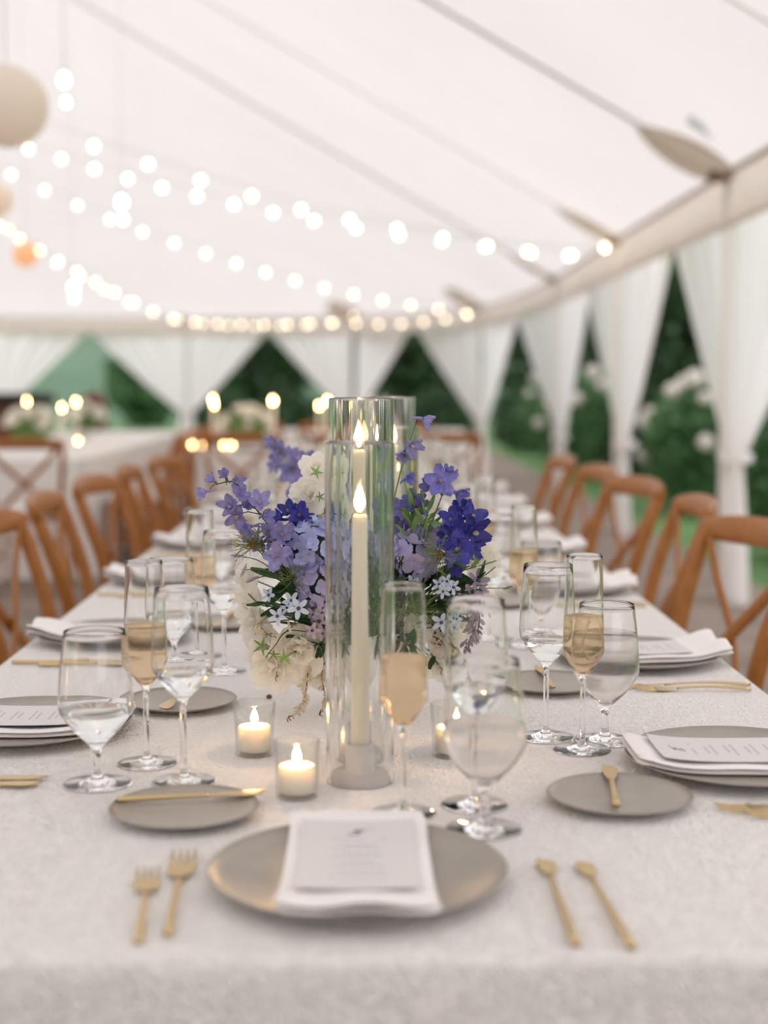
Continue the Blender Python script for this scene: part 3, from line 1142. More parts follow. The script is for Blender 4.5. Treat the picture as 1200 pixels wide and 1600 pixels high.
GN = {'flute': ('champagne_flute', 'champagne', 'champagne flute'), 'wine': ('wine_glass', 'water', 'wine glass'), 'goblet': ('water_goblet', 'water', 'water goblet')}
def glass(kind, x, y, fill, label, group, rz=0.0):
    nm, ln, _ = GN[kind]
    t = thing(nm, label, 'glass', (x, y, TZ + 0.0003), rz, group)
    link_obj('glass_body', ME_G[kind], t)
    if fill:
        link_obj('champagne' if kind == 'flute' else 'water', ME_L[(kind, fill)], t)
    return t

def setting(x, y, rz, who, fl, seed=0, navy=False):
    """Plate, napkin and menu card at one seat; rz turns the diner's away direction to local +Y."""
    def loc(dx, dy):
        c, s = math.cos(rz), math.sin(rz)
        return x + dx * c - dy * s, y + dx * s + dy * c
    p = link_obj('dinner_plate', ME_DP, None, (x, y, TZ), None)
    tag(p, 'grey stoneware dinner plate at ' + who, 'plate', 'grey dinner plates on the long table')
    n = link_obj('napkin', ME_NAP[fl], None, (x, y, TZ), None)
    n.rotation_euler = (0, 0, rz + (random.Random(seed).uniform(-.06, .06) if seed else 0))
    tag(n, 'folded white linen napkin at ' + who, 'napkin', 'white napkins on the long table')
    c = thing('menu_card', 'pale menu card on the napkin at ' + who, 'menu card', (x, y, TZ + 0.0006), n.rotation_euler[2], 'menu cards on the long table')
    link_obj('paper_sheet', ME_SHEET, c)
    if navy:
        link_obj('navy_backing', ME_BACK, c)
    link_obj('emblem_print', ME_EMB, c)
    link_obj('text_print', ME_TXT, c)
    return loc

def bread(x, y, rz, who, dx=0.0, dy=0.0, kind=None):
    b = link_obj('bread_plate', ME_BP, None, (x, y, TZ))
    tag(b, 'small grey bread plate at ' + who, 'plate', 'bread plates on the long table')
    cutlery('butter_knife', ME_BK, x + dx, y + dy, rz, 'gold butter knife on bread plate at ' + who, 'butter knives on the long table', z=TZ + 0.0083)

H = 'the table head'
setting(-0.007, 1.295, 0, H, 0)
bread(-0.195, 1.503, PI / 2 + 0.16 + PI, H, 0.006, 0.03)
cutlery('salad_fork', ME_FS, -0.197, 1.232, 0.105, 'small gold salad fork, outer fork at the table head', None, names=('handle', 'tined_head'))
cutlery('dinner_fork', ME_FD, -0.172, 1.265, 0.06, 'larger gold dinner fork beside the grey plate at the table head', None, names=('handle', 'tined_head'))
cutlery('table_knife', ME_KN2, 0.1735, 1.24, 0.0, 'gold table knife, inner of two at the table head', None)
cutlery('table_knife', ME_KN2, 0.214, 1.233, 0.04, 'gold table knife, outer of two at the table head', None)
glass('flute', 0.041, 1.505, 'full', 'champagne flute between the white candle holder and the table head plate', 'filled champagne flutes')
glass('goblet', 0.124, 1.450, 'half', 'water goblet, the closest glass to the table head plate', 'water goblets')
glass('wine', 0.121, 1.536, 'low', 'tall wine glass behind the water goblet at the table head', 'wine glasses')

who_r = lambda i: ORD[i] + ' seat from table head, curtained side'
who_l = lambda i: ORD[i] + ' seat from table head, side facing other tables'
GR = [((0.276, 1.772), (0.238, 1.838), (0.313, 1.820)), ((0.280, 2.490), (0.235, 2.56), (0.318, 2.545))]
GL = [((-0.268, 1.715), (-0.212, 1.632), (-0.312, 1.626)), ((-0.280, 2.408), (-0.228, 2.275), (-0.315, 2.30))]
for i, y in enumerate(RY):
    setting(0.457, y, PI / 2, who_r(i), 0 if i == 0 else 1 + i % 2, 0 if i == 0 else i + 1)
    by = (1.544, 2.143)[i] if i < 2 else y - 0.2
    bread(0.283, by, -0.12 if i == 0 else 0.03 * (i % 3 - 1), who_r(i), -0.003, 0.03)
    if i < 4:
        cutlery('dinner_fork', ME_FD, 0.488, y - 0.175 if i == 0 else y - 0.215, PI / 2 + 0.05, 'gold dinner fork, the inner fork at ' + who_r(i), 'inner forks on the curtained side', names=('handle', 'tined_head'))
        cutlery('salad_fork', ME_FS, 0.497, y - 0.205 if i == 0 else y - 0.243, PI / 2 - 0.03, 'gold salad fork, the outer fork at ' + who_r(i), 'outer forks on the curtained side', names=('handle', 'tined_head'))
        cutlery('table_knife', ME_KN, 0.473, y + 0.153, PI / 2, 'gold table knife next to the grey plate at ' + who_r(i), 'table knives on the curtained side')
    g = GR[i] if i < 2 else ((0.278, y + 0.11), (0.236, y + 0.18), (0.316, y + 0.165))
    glass('flute', *g[0], 'full', 'champagne flute at ' + who_r(i), 'filled champagne flutes')
    glass('wine', *g[1], 'low', 'tall wine glass at ' + who_r(i), 'wine glasses')
    glass('goblet', *g[2], 'full' if i == 0 else 'half', 'water goblet at ' + who_r(i), 'water goblets')
for i, y in enumerate(LY):
    setting(-0.454, y, -PI / 2, who_l(i), 1 + i % 2, i + 11, i == 0)
    by = (2.029, 2.712)[i] if i < 2 else y + 0.17
    bread(-0.267, by, PI - 0.12, who_l(i), -0.006, 0.004)
    if i < 4:
        ky = (1.638, 2.337)[i] if i < 2 else y - 0.22
        cutlery('table_knife', ME_KN, -0.478, ky, -PI / 2, 'inner gold table knife at ' + who_l(i), 'table knives facing the other tables')
        cutlery('starter_knife', ME_BK, -0.455, ky - 0.024, -PI / 2 - 0.02, 'outer short gold knife at ' + who_l(i), 'starter knives facing the other tables')
    g = GL[i] if i < 2 else ((-0.274, y - 0.155), (-0.22, y - 0.27), (-0.314, y - 0.255))
    glass('flute', *g[0], 'full', 'champagne flute at ' + who_l(i), 'filled champagne flutes')
    glass('wine', *g[1], 'low', 'tall wine glass at ' + who_l(i), 'wine glasses')
    glass('goblet', *g[2], 'low', 'water goblet at ' + who_l(i), 'water goblets')

# ---------------------------------------------------------------- candles
def flame_mesh(h, r):
    bm = bmesh.new()
    prof = [(0, 0), (0.45 * r, 0.06 * h), (0.85 * r, 0.2 * h), (r, 0.34 * h), (0.8 * r, 0.55 * h), (0.42 * r, 0.78 * h), (0.14 * r, 0.94 * h), (0, h)]
    lathe(bm, prof, 12)
    me = bpy.data.meshes.new('flame')
    bm.to_mesh(me)
    bm.free()
    me.materials.append(M_flame)
    me.polygons.foreach_set('use_smooth', [True] * len(me.polygons))
    return me
ME_FLAME = flame_mesh(0.032, 0.0062)
ME_FLAME_S = flame_mesh(0.021, 0.0048)

def lamp_light(parent, z, power, rad):
    l = bpy.data.lights.new('flame_or_added_light', 'POINT')
    l.color = (1.0, 0.60, 0.30)
    l.energy = power
    l.shadow_soft_size = rad
    o = bpy.data.objects.new('flame_or_added_light', l)
    COL.objects.link(o)
    o.parent = parent
    o.location = (0, 0, z)
    return o

def taper(x, y, h, dx, dy, label, tubeh, tlabel, tr=0.04):
    t = thing('taper_candle', label, 'candle', (x + dx, y + dy, TZ))
    bm = bmesh.new()
    lathe(bm, [(0, 0), (0.0325, 0), (0.0335, 0.001), (0.0335, 0.0105), (0.0325, 0.0118), (0.0182, 0.0122), (0.0172, 0.0135), (0.0172, 0.045), (0.0165, 0.046), (0.0115, 0.046), (0.0115, 0.02), (0, 0.02)], 40)
    mesh_obj('candle_holder', bm, M_ceramic, t)
    bm = bmesh.new()
    lathe(bm, [(0, 0.0205), (0.0113, 0.0205), (0.011, 0.046), (0.0088, h - 0.003), (0.0075, h), (0.003, h - 0.0015), (0, h - 0.002)], 24)
    c = mesh_obj('candle', bm, M_wax, t)
    bm = bmesh.new()
    tube(bm, [(0, 0, h - 0.003), (0.0004, 0, h + 0.006), (0.0012, 0, h + 0.010)], 0.0009, 6)
    mesh_obj('wick', bm, M_wick, c)
    link_obj('flame', ME_FLAME, t, (0, 0, h + 0.003))
    lamp_light(t, h + 0.016, 0.7, 0.006)
    u = bpy.data.objects
    bm = bmesh.new()
    ti = tr - 0.0034
    lathe(bm, [(tr - 0.001, 0), (tr, 0.001), (tr, 0.003), (tr, 0.006), (tr, tubeh - 0.006), (tr, tubeh - 0.003), (tr, tubeh - 0.001), (tr - 0.001, tubeh), (ti + 0.001, tubeh), (ti, tubeh - 0.001), (ti, tubeh - 0.003), (ti, tubeh - 0.006), (ti, 0.006), (ti, 0.003), (ti, 0.001), (ti + 0.001, 0), (tr - 0.001, 0)], 64)
    bmesh.ops.remove_doubles(bm, verts=bm.verts, dist=1e-6)
    bmesh.ops.recalc_face_normals(bm, faces=bm.faces)
    g = mesh_obj('hurricane_tube', bm, M_tube)
    g.location = (x, y, TZ + 0.0004)
    tag(g, tlabel, 'glass tube', 'clear glass hurricane tubes')

taper(-0.006, 1.635, 0.314, 0.0, 0.0, 'ivory taper candle in white ceramic holder, closer to the table head', 0.398, 'shorter clear glass tube around the taper closer to the table head')
taper(-0.004, 1.742, 0.384, -0.003, 0.0, 'taller ivory taper candle just before the flower centrepiece', 0.447, 'taller clear glass tube just before the flower centrepiece')
taper(0.048, 2.45, 0.36, 0.0, 0.0, 'ivory taper candle just beyond the flower centrepiece', 0.442, 'taller clear glass tube just beyond the flower centrepiece', 0.039)
taper(0.057, 2.56, 0.30, 0.0, 0.0, 'ivory taper candle in short tube beyond the flower centrepiece', 0.388, 'shorter clear glass tube beyond the flower centrepiece', 0.039)
taper(-0.03, 3.75, 0.33, 0.0, 0.0, 'ivory taper candle halfway along the long table', 0.42, 'clear glass tube halfway along the long table', 0.039)
taper(0.05, 5.3, 0.33, 0.0, 0.0, 'ivory taper candle toward the far end of the long table', 0.42, 'clear glass tube toward the far end of the long table', 0.039)

def votive(x, y, label, hc=0.037):
    t = thing('votive_candle', label, 'candle', (x, y, TZ), 0, 'votive candles on the long table')
    bm = bmesh.new()
    lathe(bm, [(0, 0), (0.0225, 0), (0.024, 0.001), (0.0262, 0.066), (0.0254, 0.0668), (0.0245, 0.066), (0.0226, 0.0075), (0.021, 0.0062), (0, 0.006)], 40)
    mesh_obj('glass_cup', bm, M_thin, t)
    bm = bmesh.new()
    lathe(bm, [(0, 0.0066), (0.0205, 0.0066), (0.0205, hc - 0.002), (0.019, hc), (0.01, hc - 0.0015), (0, hc - 0.002)], 28)
    c = mesh_obj('wax', bm, M_wax, t)
    bm = bmesh.new()
    tube(bm, [(0, 0, hc - 0.003), (0.0006, 0, hc + 0.006)], 0.0008, 6)
    mesh_obj('wick', bm, M_wick, c)
    link_obj('flame', ME_FLAME_S, t, (0, 0, hc + 0.002))
    lamp_light(t, hc + 0.012, 0.6, 0.005)
votive(-0.139, 1.757, 'lit votive in clear glass cup beneath hanging cream blossoms')
votive(-0.077, 1.572, 'lit votive in clear glass cup beside the white candle holder')
votive(0.108, 1.748, 'lit votive in clear glass cup behind the table head wine glass')
votive(-0.10, 3.1, 'lit votive in glass cup beyond the flower centrepiece', 0.03)
votive(0.13, 3.3, 'lit votive in glass cup near the third seats, curtained side', 0.03)
# ---------------------------------------------------------------- tables behind
def far_table(x0, x1, y0, y1, label):
    o = tablecloth(x0, x1, y0, y1, M_cloth2, label)
    return o
far_table(-2.92, -1.76, 8.9, 14.2, 'white linen cloth to the floor on the long table facing away')
far_table(-1.15, 0.85, 9.7, 10.9, 'white linen cloth to the floor on the crosswise table behind the long table')
far_table(-6.6, -5.4, 9.5, 15.5, 'white linen cloth on the table farthest from the side curtains')
far_table(-1.6, 1.0, 13.6, 14.8, 'white linen cloth on the second crosswise table near the end wall')
CG = 'chairs at the tables behind'
chair(-1.98, 8.48, 0.05, 'brown cross-back chair at the end of the table left of the crosswise one', CG)
for k, (y, d) in enumerate(((9.4, 2), (10.15, -2), (10.9, 1), (11.65, 0))):
    chair(-1.50, y, PI / 2 + math.radians(d), 'brown cross-back chair, %s along the neighbouring table counted from its end chair' % ORD[k], 'chairs along the neighbouring table')
for k, (x, d) in enumerate(((0.54, -6), (-0.12, 2), (-0.78, -3))):
    chair(x, 9.33, math.radians(d), 'brown cross-back chair backing the long table, %s along the crosswise table from the side curtains' % ORD[k], 'chairs backing onto the long table')
for x in (-0.9, -0.3, 0.3):
    chair(x, 11.3, PI, 'brown cross-back chair on the far side of the crosswise table', 'chairs beyond the crosswise table')
for y in (10.2, 11.1, 12.0):
    chair(-5.1, y, PI / 2, 'brown cross-back chair at the table farthest from the side curtains', 'chairs at the farthest table')

def far_candle(x, y, h, label, grp):
    t = thing('taper_candle', label, 'candle', (x, y, TZ), 0, grp)
    bm = bmesh.new()
    lathe(bm, [(0, 0), (0.03, 0), (0.03, 0.01), (0.016, 0.012), (0.016, 0.045), (0, 0.045)], 16)
    mesh_obj('candle_holder', bm, M_ceramic, t)
    bm = bmesh.new()
    lathe(bm, [(0, 0.044), (0.011, 0.044), (0.009, h), (0, h)], 12)
    mesh_obj('candle', bm, M_wax, t)
    link_obj('flame', ME_FLAME, t, (0, 0, h), None, 1.35)
    return t
def far_votive(x, y, label, grp):
    t = thing('votive_candle', label, 'candle', (x, y, TZ), 0, grp)
    bm = bmesh.new()
    lathe(bm, [(0, 0), (0.024, 0), (0.026, 0.065), (0.0245, 0.065), (0.0225, 0.007), (0, 0.006)], 20)
    mesh_obj('glass_cup', bm, M_thin, t)
    bm = bmesh.new()
    lathe(bm, [(0, 0.0066), (0.0205, 0.0066), (0.0205, 0.03), (0, 0.03)], 16)
    mesh_obj('wax', bm, M_wax, t)
    link_obj('flame', ME_FLAME_S, t, (0, 0, 0.03), None, 1.5)
for x, y, h in [(-1.075, 10.2, 0.30), (-1.10, 10.35, 0.335), (-0.66, 10.2, 0.325), (-0.66, 10.34, 0.325), (-0.325, 10.2, 0.29), (-0.27, 10.35, 0.325)]:
    far_candle(x, y, h, 'lit taper candle on the crosswise table behind', 'tapers on the crosswise table')
for x, y, h in [(-2.55, 10.8, 0.315), (-2.60, 11.0, 0.27), (-2.33, 11.0, 0.265), (-2.2, 10.9, 0.31)]:
    far_candle(x, y, h, 'lit taper candle on the neighbouring long table', 'tapers on the neighbouring long table')
for x, y in [(-1.20, 9.9), (-1.12, 9.85), (-0.98, 9.9), (-0.92, 9.85)]:
    far_votive(x, y, 'small lit votive cup on the crosswise table behind', 'votives on the crosswise table')
far_votive(-2.13, 10.6, 'small lit votive cup on the neighbouring long table', None)

# low white flowers on the tables behind
def posy(x, y, label, grp, rnd, n=22, r=0.17):
    t = thing('flower_posy', label, 'flowers', (x, y, TZ), 0, grp)
    bm = bmesh.new()
    lathe(bm, [(0, 0), (0.05, 0), (0.055, 0.01), (0.075, 0.08), (0.072, 0.08), (0.05, 0.012), (0, 0.012)], 20)
    mesh_obj('bowl', bm, M_ceramic, t)
    data_obj('foliage', leaf_cloud(260, r * .9, r * .9, 0.10, 0.15, 0.05, rnd), M_leafl, t)
    b2 = bmesh.new()
    for k in range(6):
        a = 2 * PI * k / 6
        petal(b2, 0.05, 0.045, 0.02, Matrix.Rotation(a, 4, 'Z') @ Matrix.Rotation(-0.5, 4, 'Y'), 4, 3, 0.006)
    me = bpy.data.meshes.new('blossom')
    b2.to_mesh(me)
    b2.free()
    me.materials.append(M_white)
    for k in range(n):
        a, e = rnd.uniform(0, 2 * PI), rnd.uniform(0.0, 1.3)
        d = Vector((math.cos(a) * math.cos(e), math.sin(a) * math.cos(e), math.sin(e)))
        link_obj('blossom', me, t, Vector((0, 0, 0.13)) + Vector((d.x * r, d.y * r, d.z * 0.14)), qz(d, k), rnd.uniform(0.7, 1.2))

def petal(bm, L, W, cup, M, nu=5, nv=4, ruffle=0.0, tip=0.0, ph=0.0):
    """Petal along +X from the origin, curving up to +Z."""
    def fn(u, v):
        x = L * u
        w = W * (math.sin(PI * (0.08 + 0.80 * u)) ** 0.75) * (1 - tip * u)
        y = (v - 0.5) * w
        z = cup * (u ** 1.6) + 0.35 * cup * (2 * v - 1) ** 2 * u + ruffle * math.sin(9 * v + 5 * u + ph) * u
        return M @ Vector((x, y, z))
    grid(bm, nu, nv, fn)

rp_ = random.Random(12)
for x, y, w_ in [(-0.86, 10.3, 'between the lit tapers'), (0.1, 10.3, 'past the lit tapers')]:
    posy(x, y, 'low white flower posy on the crosswise table behind, ' + w_, 'posies on the crosswise table', rp_)
for x, y, w_ in [(-2.42, 10.4, 'closer to its end chair'), (-2.42, 12.3, 'farther from its end chair')]:
    posy(x, y, 'low white flower posy on the neighbouring long table, ' + w_, 'posies on the neighbouring long table', rp_)
for x, y in [(0.0, 4.3)]:
    posy(x, y, 'low white flower posy halfway along the long table', None, rp_, 26, 0.15)
for x, y in [(0.0, 5.75)]:
    posy(x, y, 'low white flower posy near the far end of the long table', None, rp_, 26, 0.15)

# white plates with napkins at the tables behind are only hinted at in the photograph
for k, x in enumerate((-0.78, -0.12, 0.54)):
    p = link_obj('dinner_plate', ME_DP, None, (x, 9.87, TZ))
    tag(p, 'grey dinner plate on the crosswise table behind', 'plate', 'plates on the crosswise table')
    n = link_obj('napkin', ME_NAP[1], None, (x, 9.87, TZ))
    tag(n, 'folded white napkin on the crosswise table behind', 'napkin', 'napkins on the crosswise table')

# dark serving bar and wooden cabinet by the end wall
t = thing('serving_bar', 'dark wooden serving bar with black top by the end wall', 'bar', (-5.75, 20.5, 0))
bm = bmesh.new()
box(bm, (0, 0, 0.5), (2.3, 0.6, 1.0), bev=0.02)
mesh_obj('bar_front', bm, M_barw, t)
bm = bmesh.new()
box(bm, (0, -0.05, 1.02), (2.5, 0.8, 0.16), bev=0.03)
mesh_obj('bar_top', bm, M_bar, t)
t = thing('wooden_cabinet', 'dark red-brown wooden cabinet standing beside the serving bar', 'cabinet', (-3.45, 18.2, 0))
bm = bmesh.new()
box(bm, (0, 0, 0.52), (0.30, 0.3, 1.04), bev=0.03)
mesh_obj('cabinet_body', bm, M_barw, t)
bm = bmesh.new()
lathe(bm, [(0.15, 1.03), (0.13, 1.07), (0.06, 1.12), (0, 1.14)], 16)
mesh_obj('domed_top', bm, M_barw, t)

# ---------------------------------------------------------------- string lights, pendants, lanterns
bmb = bmesh.new()
lathe(bmb, [(0, -0.022), (0.010, -0.0195), (0.0185, -0.011), (0.0215, 0.0), (0.0185, 0.011), (0.012, 0.019), (0.009, 0.024), (0, 0.025)], 10)
ME_BULB = bpy.data.meshes.new('bulb')
bmb.to_mesh(ME_BULB)
bmb.free()
ME_BULB.materials.append(M_bulb)
ME_BULB.polygons.foreach_set('use_smooth', [True] * len(ME_BULB.polygons))
bmb = bmesh.new()
lathe(bmb, [(0, 0.02), (0.010, 0.02), (0.011, 0.05), (0.006, 0.058), (0, 0.058)], 10)
ME_SOCK = bpy.data.meshes.new('socket')
bmb.to_mesh(ME_SOCK)
bmb.free()
ME_SOCK.materials.append(M_cord)

def strand(pts, n, label, skip=0):
    t = thing('string_lights', label, 'string lights', (0, 0, 0))
    P = smooth_path(pts, 14)
    d = [0.0]
    for a, b in zip(P[:-1], P[1:]):
        d.append(d[-1] + (b - a).length)
    up = Vector((0, 0, 0.055))
    bm = bmesh.new()
    tube(bm, [p + up for p in P], 0.0035, 6)
    mesh_obj('cord', bm, M_cord, t)
    for k in range(skip, n):
        s = d[-1] * k / (n - 1)
        i = max(j for j in range(len(d)) if d[j] <= s + 1e-9)
        i = min(i, len(P) - 2)
        f = (s - d[i]) / max(1e-9, d[i + 1] - d[i])
        p = P[i].lerp(P[i + 1], f)
        b = link_obj('bulb', ME_BULB, t, p, None, (1, 1, 1))
        link_obj('socket', ME_SOCK, b)
S1 = [(1.906, 11.400, 2.296), (1.663, 11.300, 2.227), (0.948, 11.200, 2.286), (-0.028, 11.200, 2.422), (-0.972, 11.400, 2.621), (-1.894, 11.800, 2.879), (-2.817, 12.200, 3.187), (-3.429, 12.400, 3.395)]
strand(S1, 18, 'upper string of warm round bulbs, wider spaced toward the roof ridge')
S1b = [(1.914, 11.450, 2.321), (1.568, 11.200, 2.218), (0.908, 10.900, 2.267), (0.209, 10.600, 2.363), (-0.482, 10.300, 2.469), (-1.146, 10.000, 2.628), (-1.830, 9.700, 2.811), (-2.472, 9.400, 3.011)]
strand(S1b, 14, 'topmost string of warm round bulbs ending at the same side pole')
S2 = [(1.449, 20.500, 2.227), (0.279, 20.000, 2.379), (-0.900, 19.500, 2.607), (-2.060, 18.900, 2.920), (-3.237, 18.400, 3.308), (-4.375, 17.900, 3.802), (-5.103, 17.600, 4.138)]
strand(S2, 18, 'middle string of warm round bulbs running from the corner pole')
S3 = [(1.469, 20.400, 2.204), (1.187, 20.400, 2.141), (0.437, 20.300, 2.064), (-0.413, 20.200, 2.077), (-1.379, 20.100, 2.046), (-2.235, 20.000, 2.068), (-2.779, 19.700, 2.159), (-3.542, 19.000, 2.560), (-4.377, 18.000, 3.073), (-4.937, 17.500, 3.493)]
strand(S3, 25, 'lowest string of warm round bulbs in front of the end wall')
S3b = [(-0.192, 24.200, 2.364), (-0.619, 24.000, 2.237), (-1.787, 23.600, 2.168), (-2.789, 23.200, 2.213), (-3.408, 22.800, 2.377), (-4.058, 22.400, 2.691), (-4.687, 21.900, 3.062), (-5.361, 21.400, 3.580), (-5.831, 21.000, 3.992)]
strand(S3b, 17, 'string of warm round bulbs ending at the end wall pole')

def roof_z(x, y):
    t = min(1, max(0, (2.0 - x) / 6.0))
    return EZ + 3.52 * (0.95 * t + 0.05 * t * t)

def pendant(pts, label, s=1.0):
    p0 = pts[0]
    t = thing('pendant_bulb', label, 'pendant light', (p0[0], p0[1], 0))
    rz_ = roof_z(p0[0], p0[1])
    bm = bmesh.new()
    tube(bm, [(0, 0, p0[2] + 0.09 * s), (0, 0, rz_ - 0.005)], 0.003, 6)
    mesh_obj('cord', bm, M_cord, t)
    bm = bmesh.new()
    lathe(bm, [(0, 0.045), (0.018, 0.045), (0.02, 0.09), (0.008, 0.11), (0, 0.11)], 12)
    o = mesh_obj('socket', bm, M_cord, t)
    o.location = (0, 0, p0[2])
    o.scale = (s, s, s)
    for k, p in enumerate(pts):
        bm = bmesh.new()
        q = s * (1.0 if k == 0 else 0.62)
        lathe(bm, [(0, -0.05), (0.02, -0.045), (0.035, -0.025), (0.038, 0), (0.03, 0.025), (0.02, 0.045), (0, 0.05)], 12)
        for v in bm.verts:
            v.co *= q
        b = mesh_obj('bulb', bm, M_bulb2, t)
        b.location = (p[0] - p0[0], p[1] - p0[1], p[2])
pendant([(-1.646, 8.000, 2.884), (-1.638, 8.000, 2.764)], 'clear pendant bulb pair hanging beside the large white paper lantern', 0.62)
pendant([(-2.013, 12.000, 2.725), (-2.005, 12.000, 2.583)], 'pendant bulb pair hanging among the upper string lights', 0.75)
pendant([(-3.635, 18.000, 2.427), (-3.630, 18.000, 2.300)], 'pendant bulb pair hanging by the lowest string lights', 0.8)

def lantern(p, r, m, label, power=0.0):
    t = thing('paper_lantern', label, 'lantern', (p[0], p[1], p[2]))
    bm = bmesh.new()
    prof = []
    n = 33
    for k in range(n):
        a = -PI / 2 + 0.22 + (PI - 0.44) * k / (n - 1)
        rr = r * (1 - 0.012 * (k % 2))
        prof.append((rr * math.cos(a), rr * math.sin(a) * 0.94))
    lathe(bm, prof, 40)
    s = mesh_obj('paper_shade', bm, m, t)
    for z in (-1, 1):
        bm = bmesh.new()
        rr = r * math.cos(PI / 2 - 0.22)
        zz = r * math.sin(PI / 2 - 0.22) * 0.94 * z
        tube(bm, [(rr * math.cos(a), rr * math.sin(a), zz) for a in [2 * PI * k / 16 for k in range(17)]], r * 0.02, 6)
        mesh_obj('rim_ring', bm, M_cord, t)
    if power:
        lamp_light(t, 0, power, 0.04)  # weak light added inside the unlit paper shade to warm and brighten it
    bm = bmesh.new()
    tube(bm, [(0, 0, r * 0.9), (0, 0, roof_z(p[0], p[1]) - p[2] - 0.005)], 0.003, 6)
    mesh_obj('cord', bm, M_cord, t)
lantern((-1.350, 5.500, 2.268), 0.158, M_paper, 'large white paper lantern hanging closest to the long table', 0.07)
lantern((-2.295, 9.000, 2.364), 0.115, M_paper, 'smaller white paper lantern hanging below the large one', 0.08)
lantern((-3.285, 14.000, 2.472), 0.125, M_amber, 'small glowing amber paper lantern above the neighbouring table')

# ================================================================ FLOWER CENTREPIECE
t = thing('footed_vase', 'low white footed vase holding the blue and white centrepiece', 'vase', (-0.005, 2.02, TZ))
bm = bmesh.new()
lathe(bm, [(0, 0), (0.042, 0), (0.043, 0.004), (0.026, 0.012), (0.022, 0.03), (0.05, 0.05), (0.072, 0.085), (0.076, 0.115), (0.073, 0.115), (0.068, 0.088), (0.045, 0.055), (0, 0.05)], 36)
mesh_obj('bowl', bm, M_ceramic, t)
bm = bmesh.new()
lathe(bm, [(0, 0.09), (0.068, 0.09), (0.06, 0.125), (0.03, 0.14), (0, 0.142)], 20)
mesh_obj('floral_foam', bm, M_leaf, t)
VX, VY = -0.005, 2.02

def fin(bm, nm, m):
    me = bpy.data.meshes.new(nm)
    bm.to_mesh(me)
    bm.free()
    me.materials.append(m)
    me.polygons.foreach_set('use_smooth', [True] * len(me.polygons))
    return me

def floret_mesh(m, seed, open_=1.0, ruffle=0.11):
    """Five-petalled delphinium floret of unit radius, facing +Z, with a spur behind."""
    rnd = random.Random(seed)
    bm = bmesh.new()
    for k in range(5):
        a = 2 * PI * k / 5 + rnd.uniform(-.12, .12)
        tilt = -0.3 - 0.85 * (1 - open_) + rnd.uniform(-.3, .3)
        petal(bm, 1.0 * rnd.uniform(.85, 1.15), rnd.uniform(.72, .92), rnd.uniform(0.0, 0.3), Matrix.Rotation(a, 4, 'Z') @ Matrix.Rotation(tilt, 4, 'Y') @ Matrix.Translation((0.06, 0, 0)), 5, 4, ruffle, 0.25, rnd.uniform(0, 6))
    tube(bm, [(0, 0, 0), (0.08, 0, -0.4), (0.25, 0.03, -0.85), (0.45, 0.05, -1.0)], [0.16, 0.13, 0.08, 0.03], 6)
    return fin(bm, 'floret', m)
bm = bmesh.new()
for k in range(5):
    a = 2 * PI * k / 5 + 0.3
    petal(bm, 0.34, 0.26, 0.16, Matrix.Rotation(a, 4, 'Z') @ Matrix.Rotation(-0.9, 4, 'Y'), 3, 2, 0.03)
ME_EYE = fin(bm, 'eye', M_eye)
def bud_mesh(m):
    bm = bmesh.new()
    lathe(bm, [(0, -0.9), (0.12, -0.7), (0.32, -0.25), (0.4, 0.15), (0.3, 0.6), (0.1, 0.95), (0, 1.0)], 8)
    return fin(bm, 'bud', m)
F = {}
for key, m in (('lav', M_lav), ('blue', M_blue), ('mid', M_mid)):
    F[key] = [floret_mesh(m, 10 + k, o) for k, o in enumerate((1.0, 0.75, 0.35))]
    F[key].append(bud_mesh(m))

CAMV = Vector((0, 0, 1.224))
def delph(name, path, florets, key, label, eye=True, rad=0.0022):
    """florets: (point, radius, facing vector, mesh variant)."""
    path = [(VX + (path[0][0] - VX) * 0.35, VY, TZ + 0.125)] + list(path)
    t = thing('delphinium_stem', label, 'flower', path[0], 0, 'delphinium stems in the centrepiece')
    o = Vector(path[0])
    P = smooth_path([Vector(p) - o for p in path], 5)
    bm = bmesh.new()
    tube(bm, P, [rad, rad * .45], 6)
    mesh_obj('stem', bm, M_stem, t)
    rnd = random.Random(len(florets) * 7 + int(o.x * 1000))
    for p, r, f, v in florets:
        p = Vector(p) - o
        near = min(P, key=lambda q: (q - p).length + max(0, q.z - p.z) * 1.5)
        d = Vector(f).normalized()
        bm = bmesh.new()
        back = p - d * r * 0.3
        tube(bm, [near, near.lerp(back, .6) + Vector((0, 0, 0.003)), back], [0.0009, 0.0007], 5)
        mesh_obj('pedicel', bm, M_stem, t)
        fl = link_obj('floret', F[key][v], t, p, qz(d, rnd.uniform(0, 6)), r * 0.9)
        if v < 2 and eye:
            link_obj('floret_eye', ME_EYE, fl, (0, 0, 0.05))

def V3(*a):
    return Vector(a)
C_ = (0, -1, 0.1)
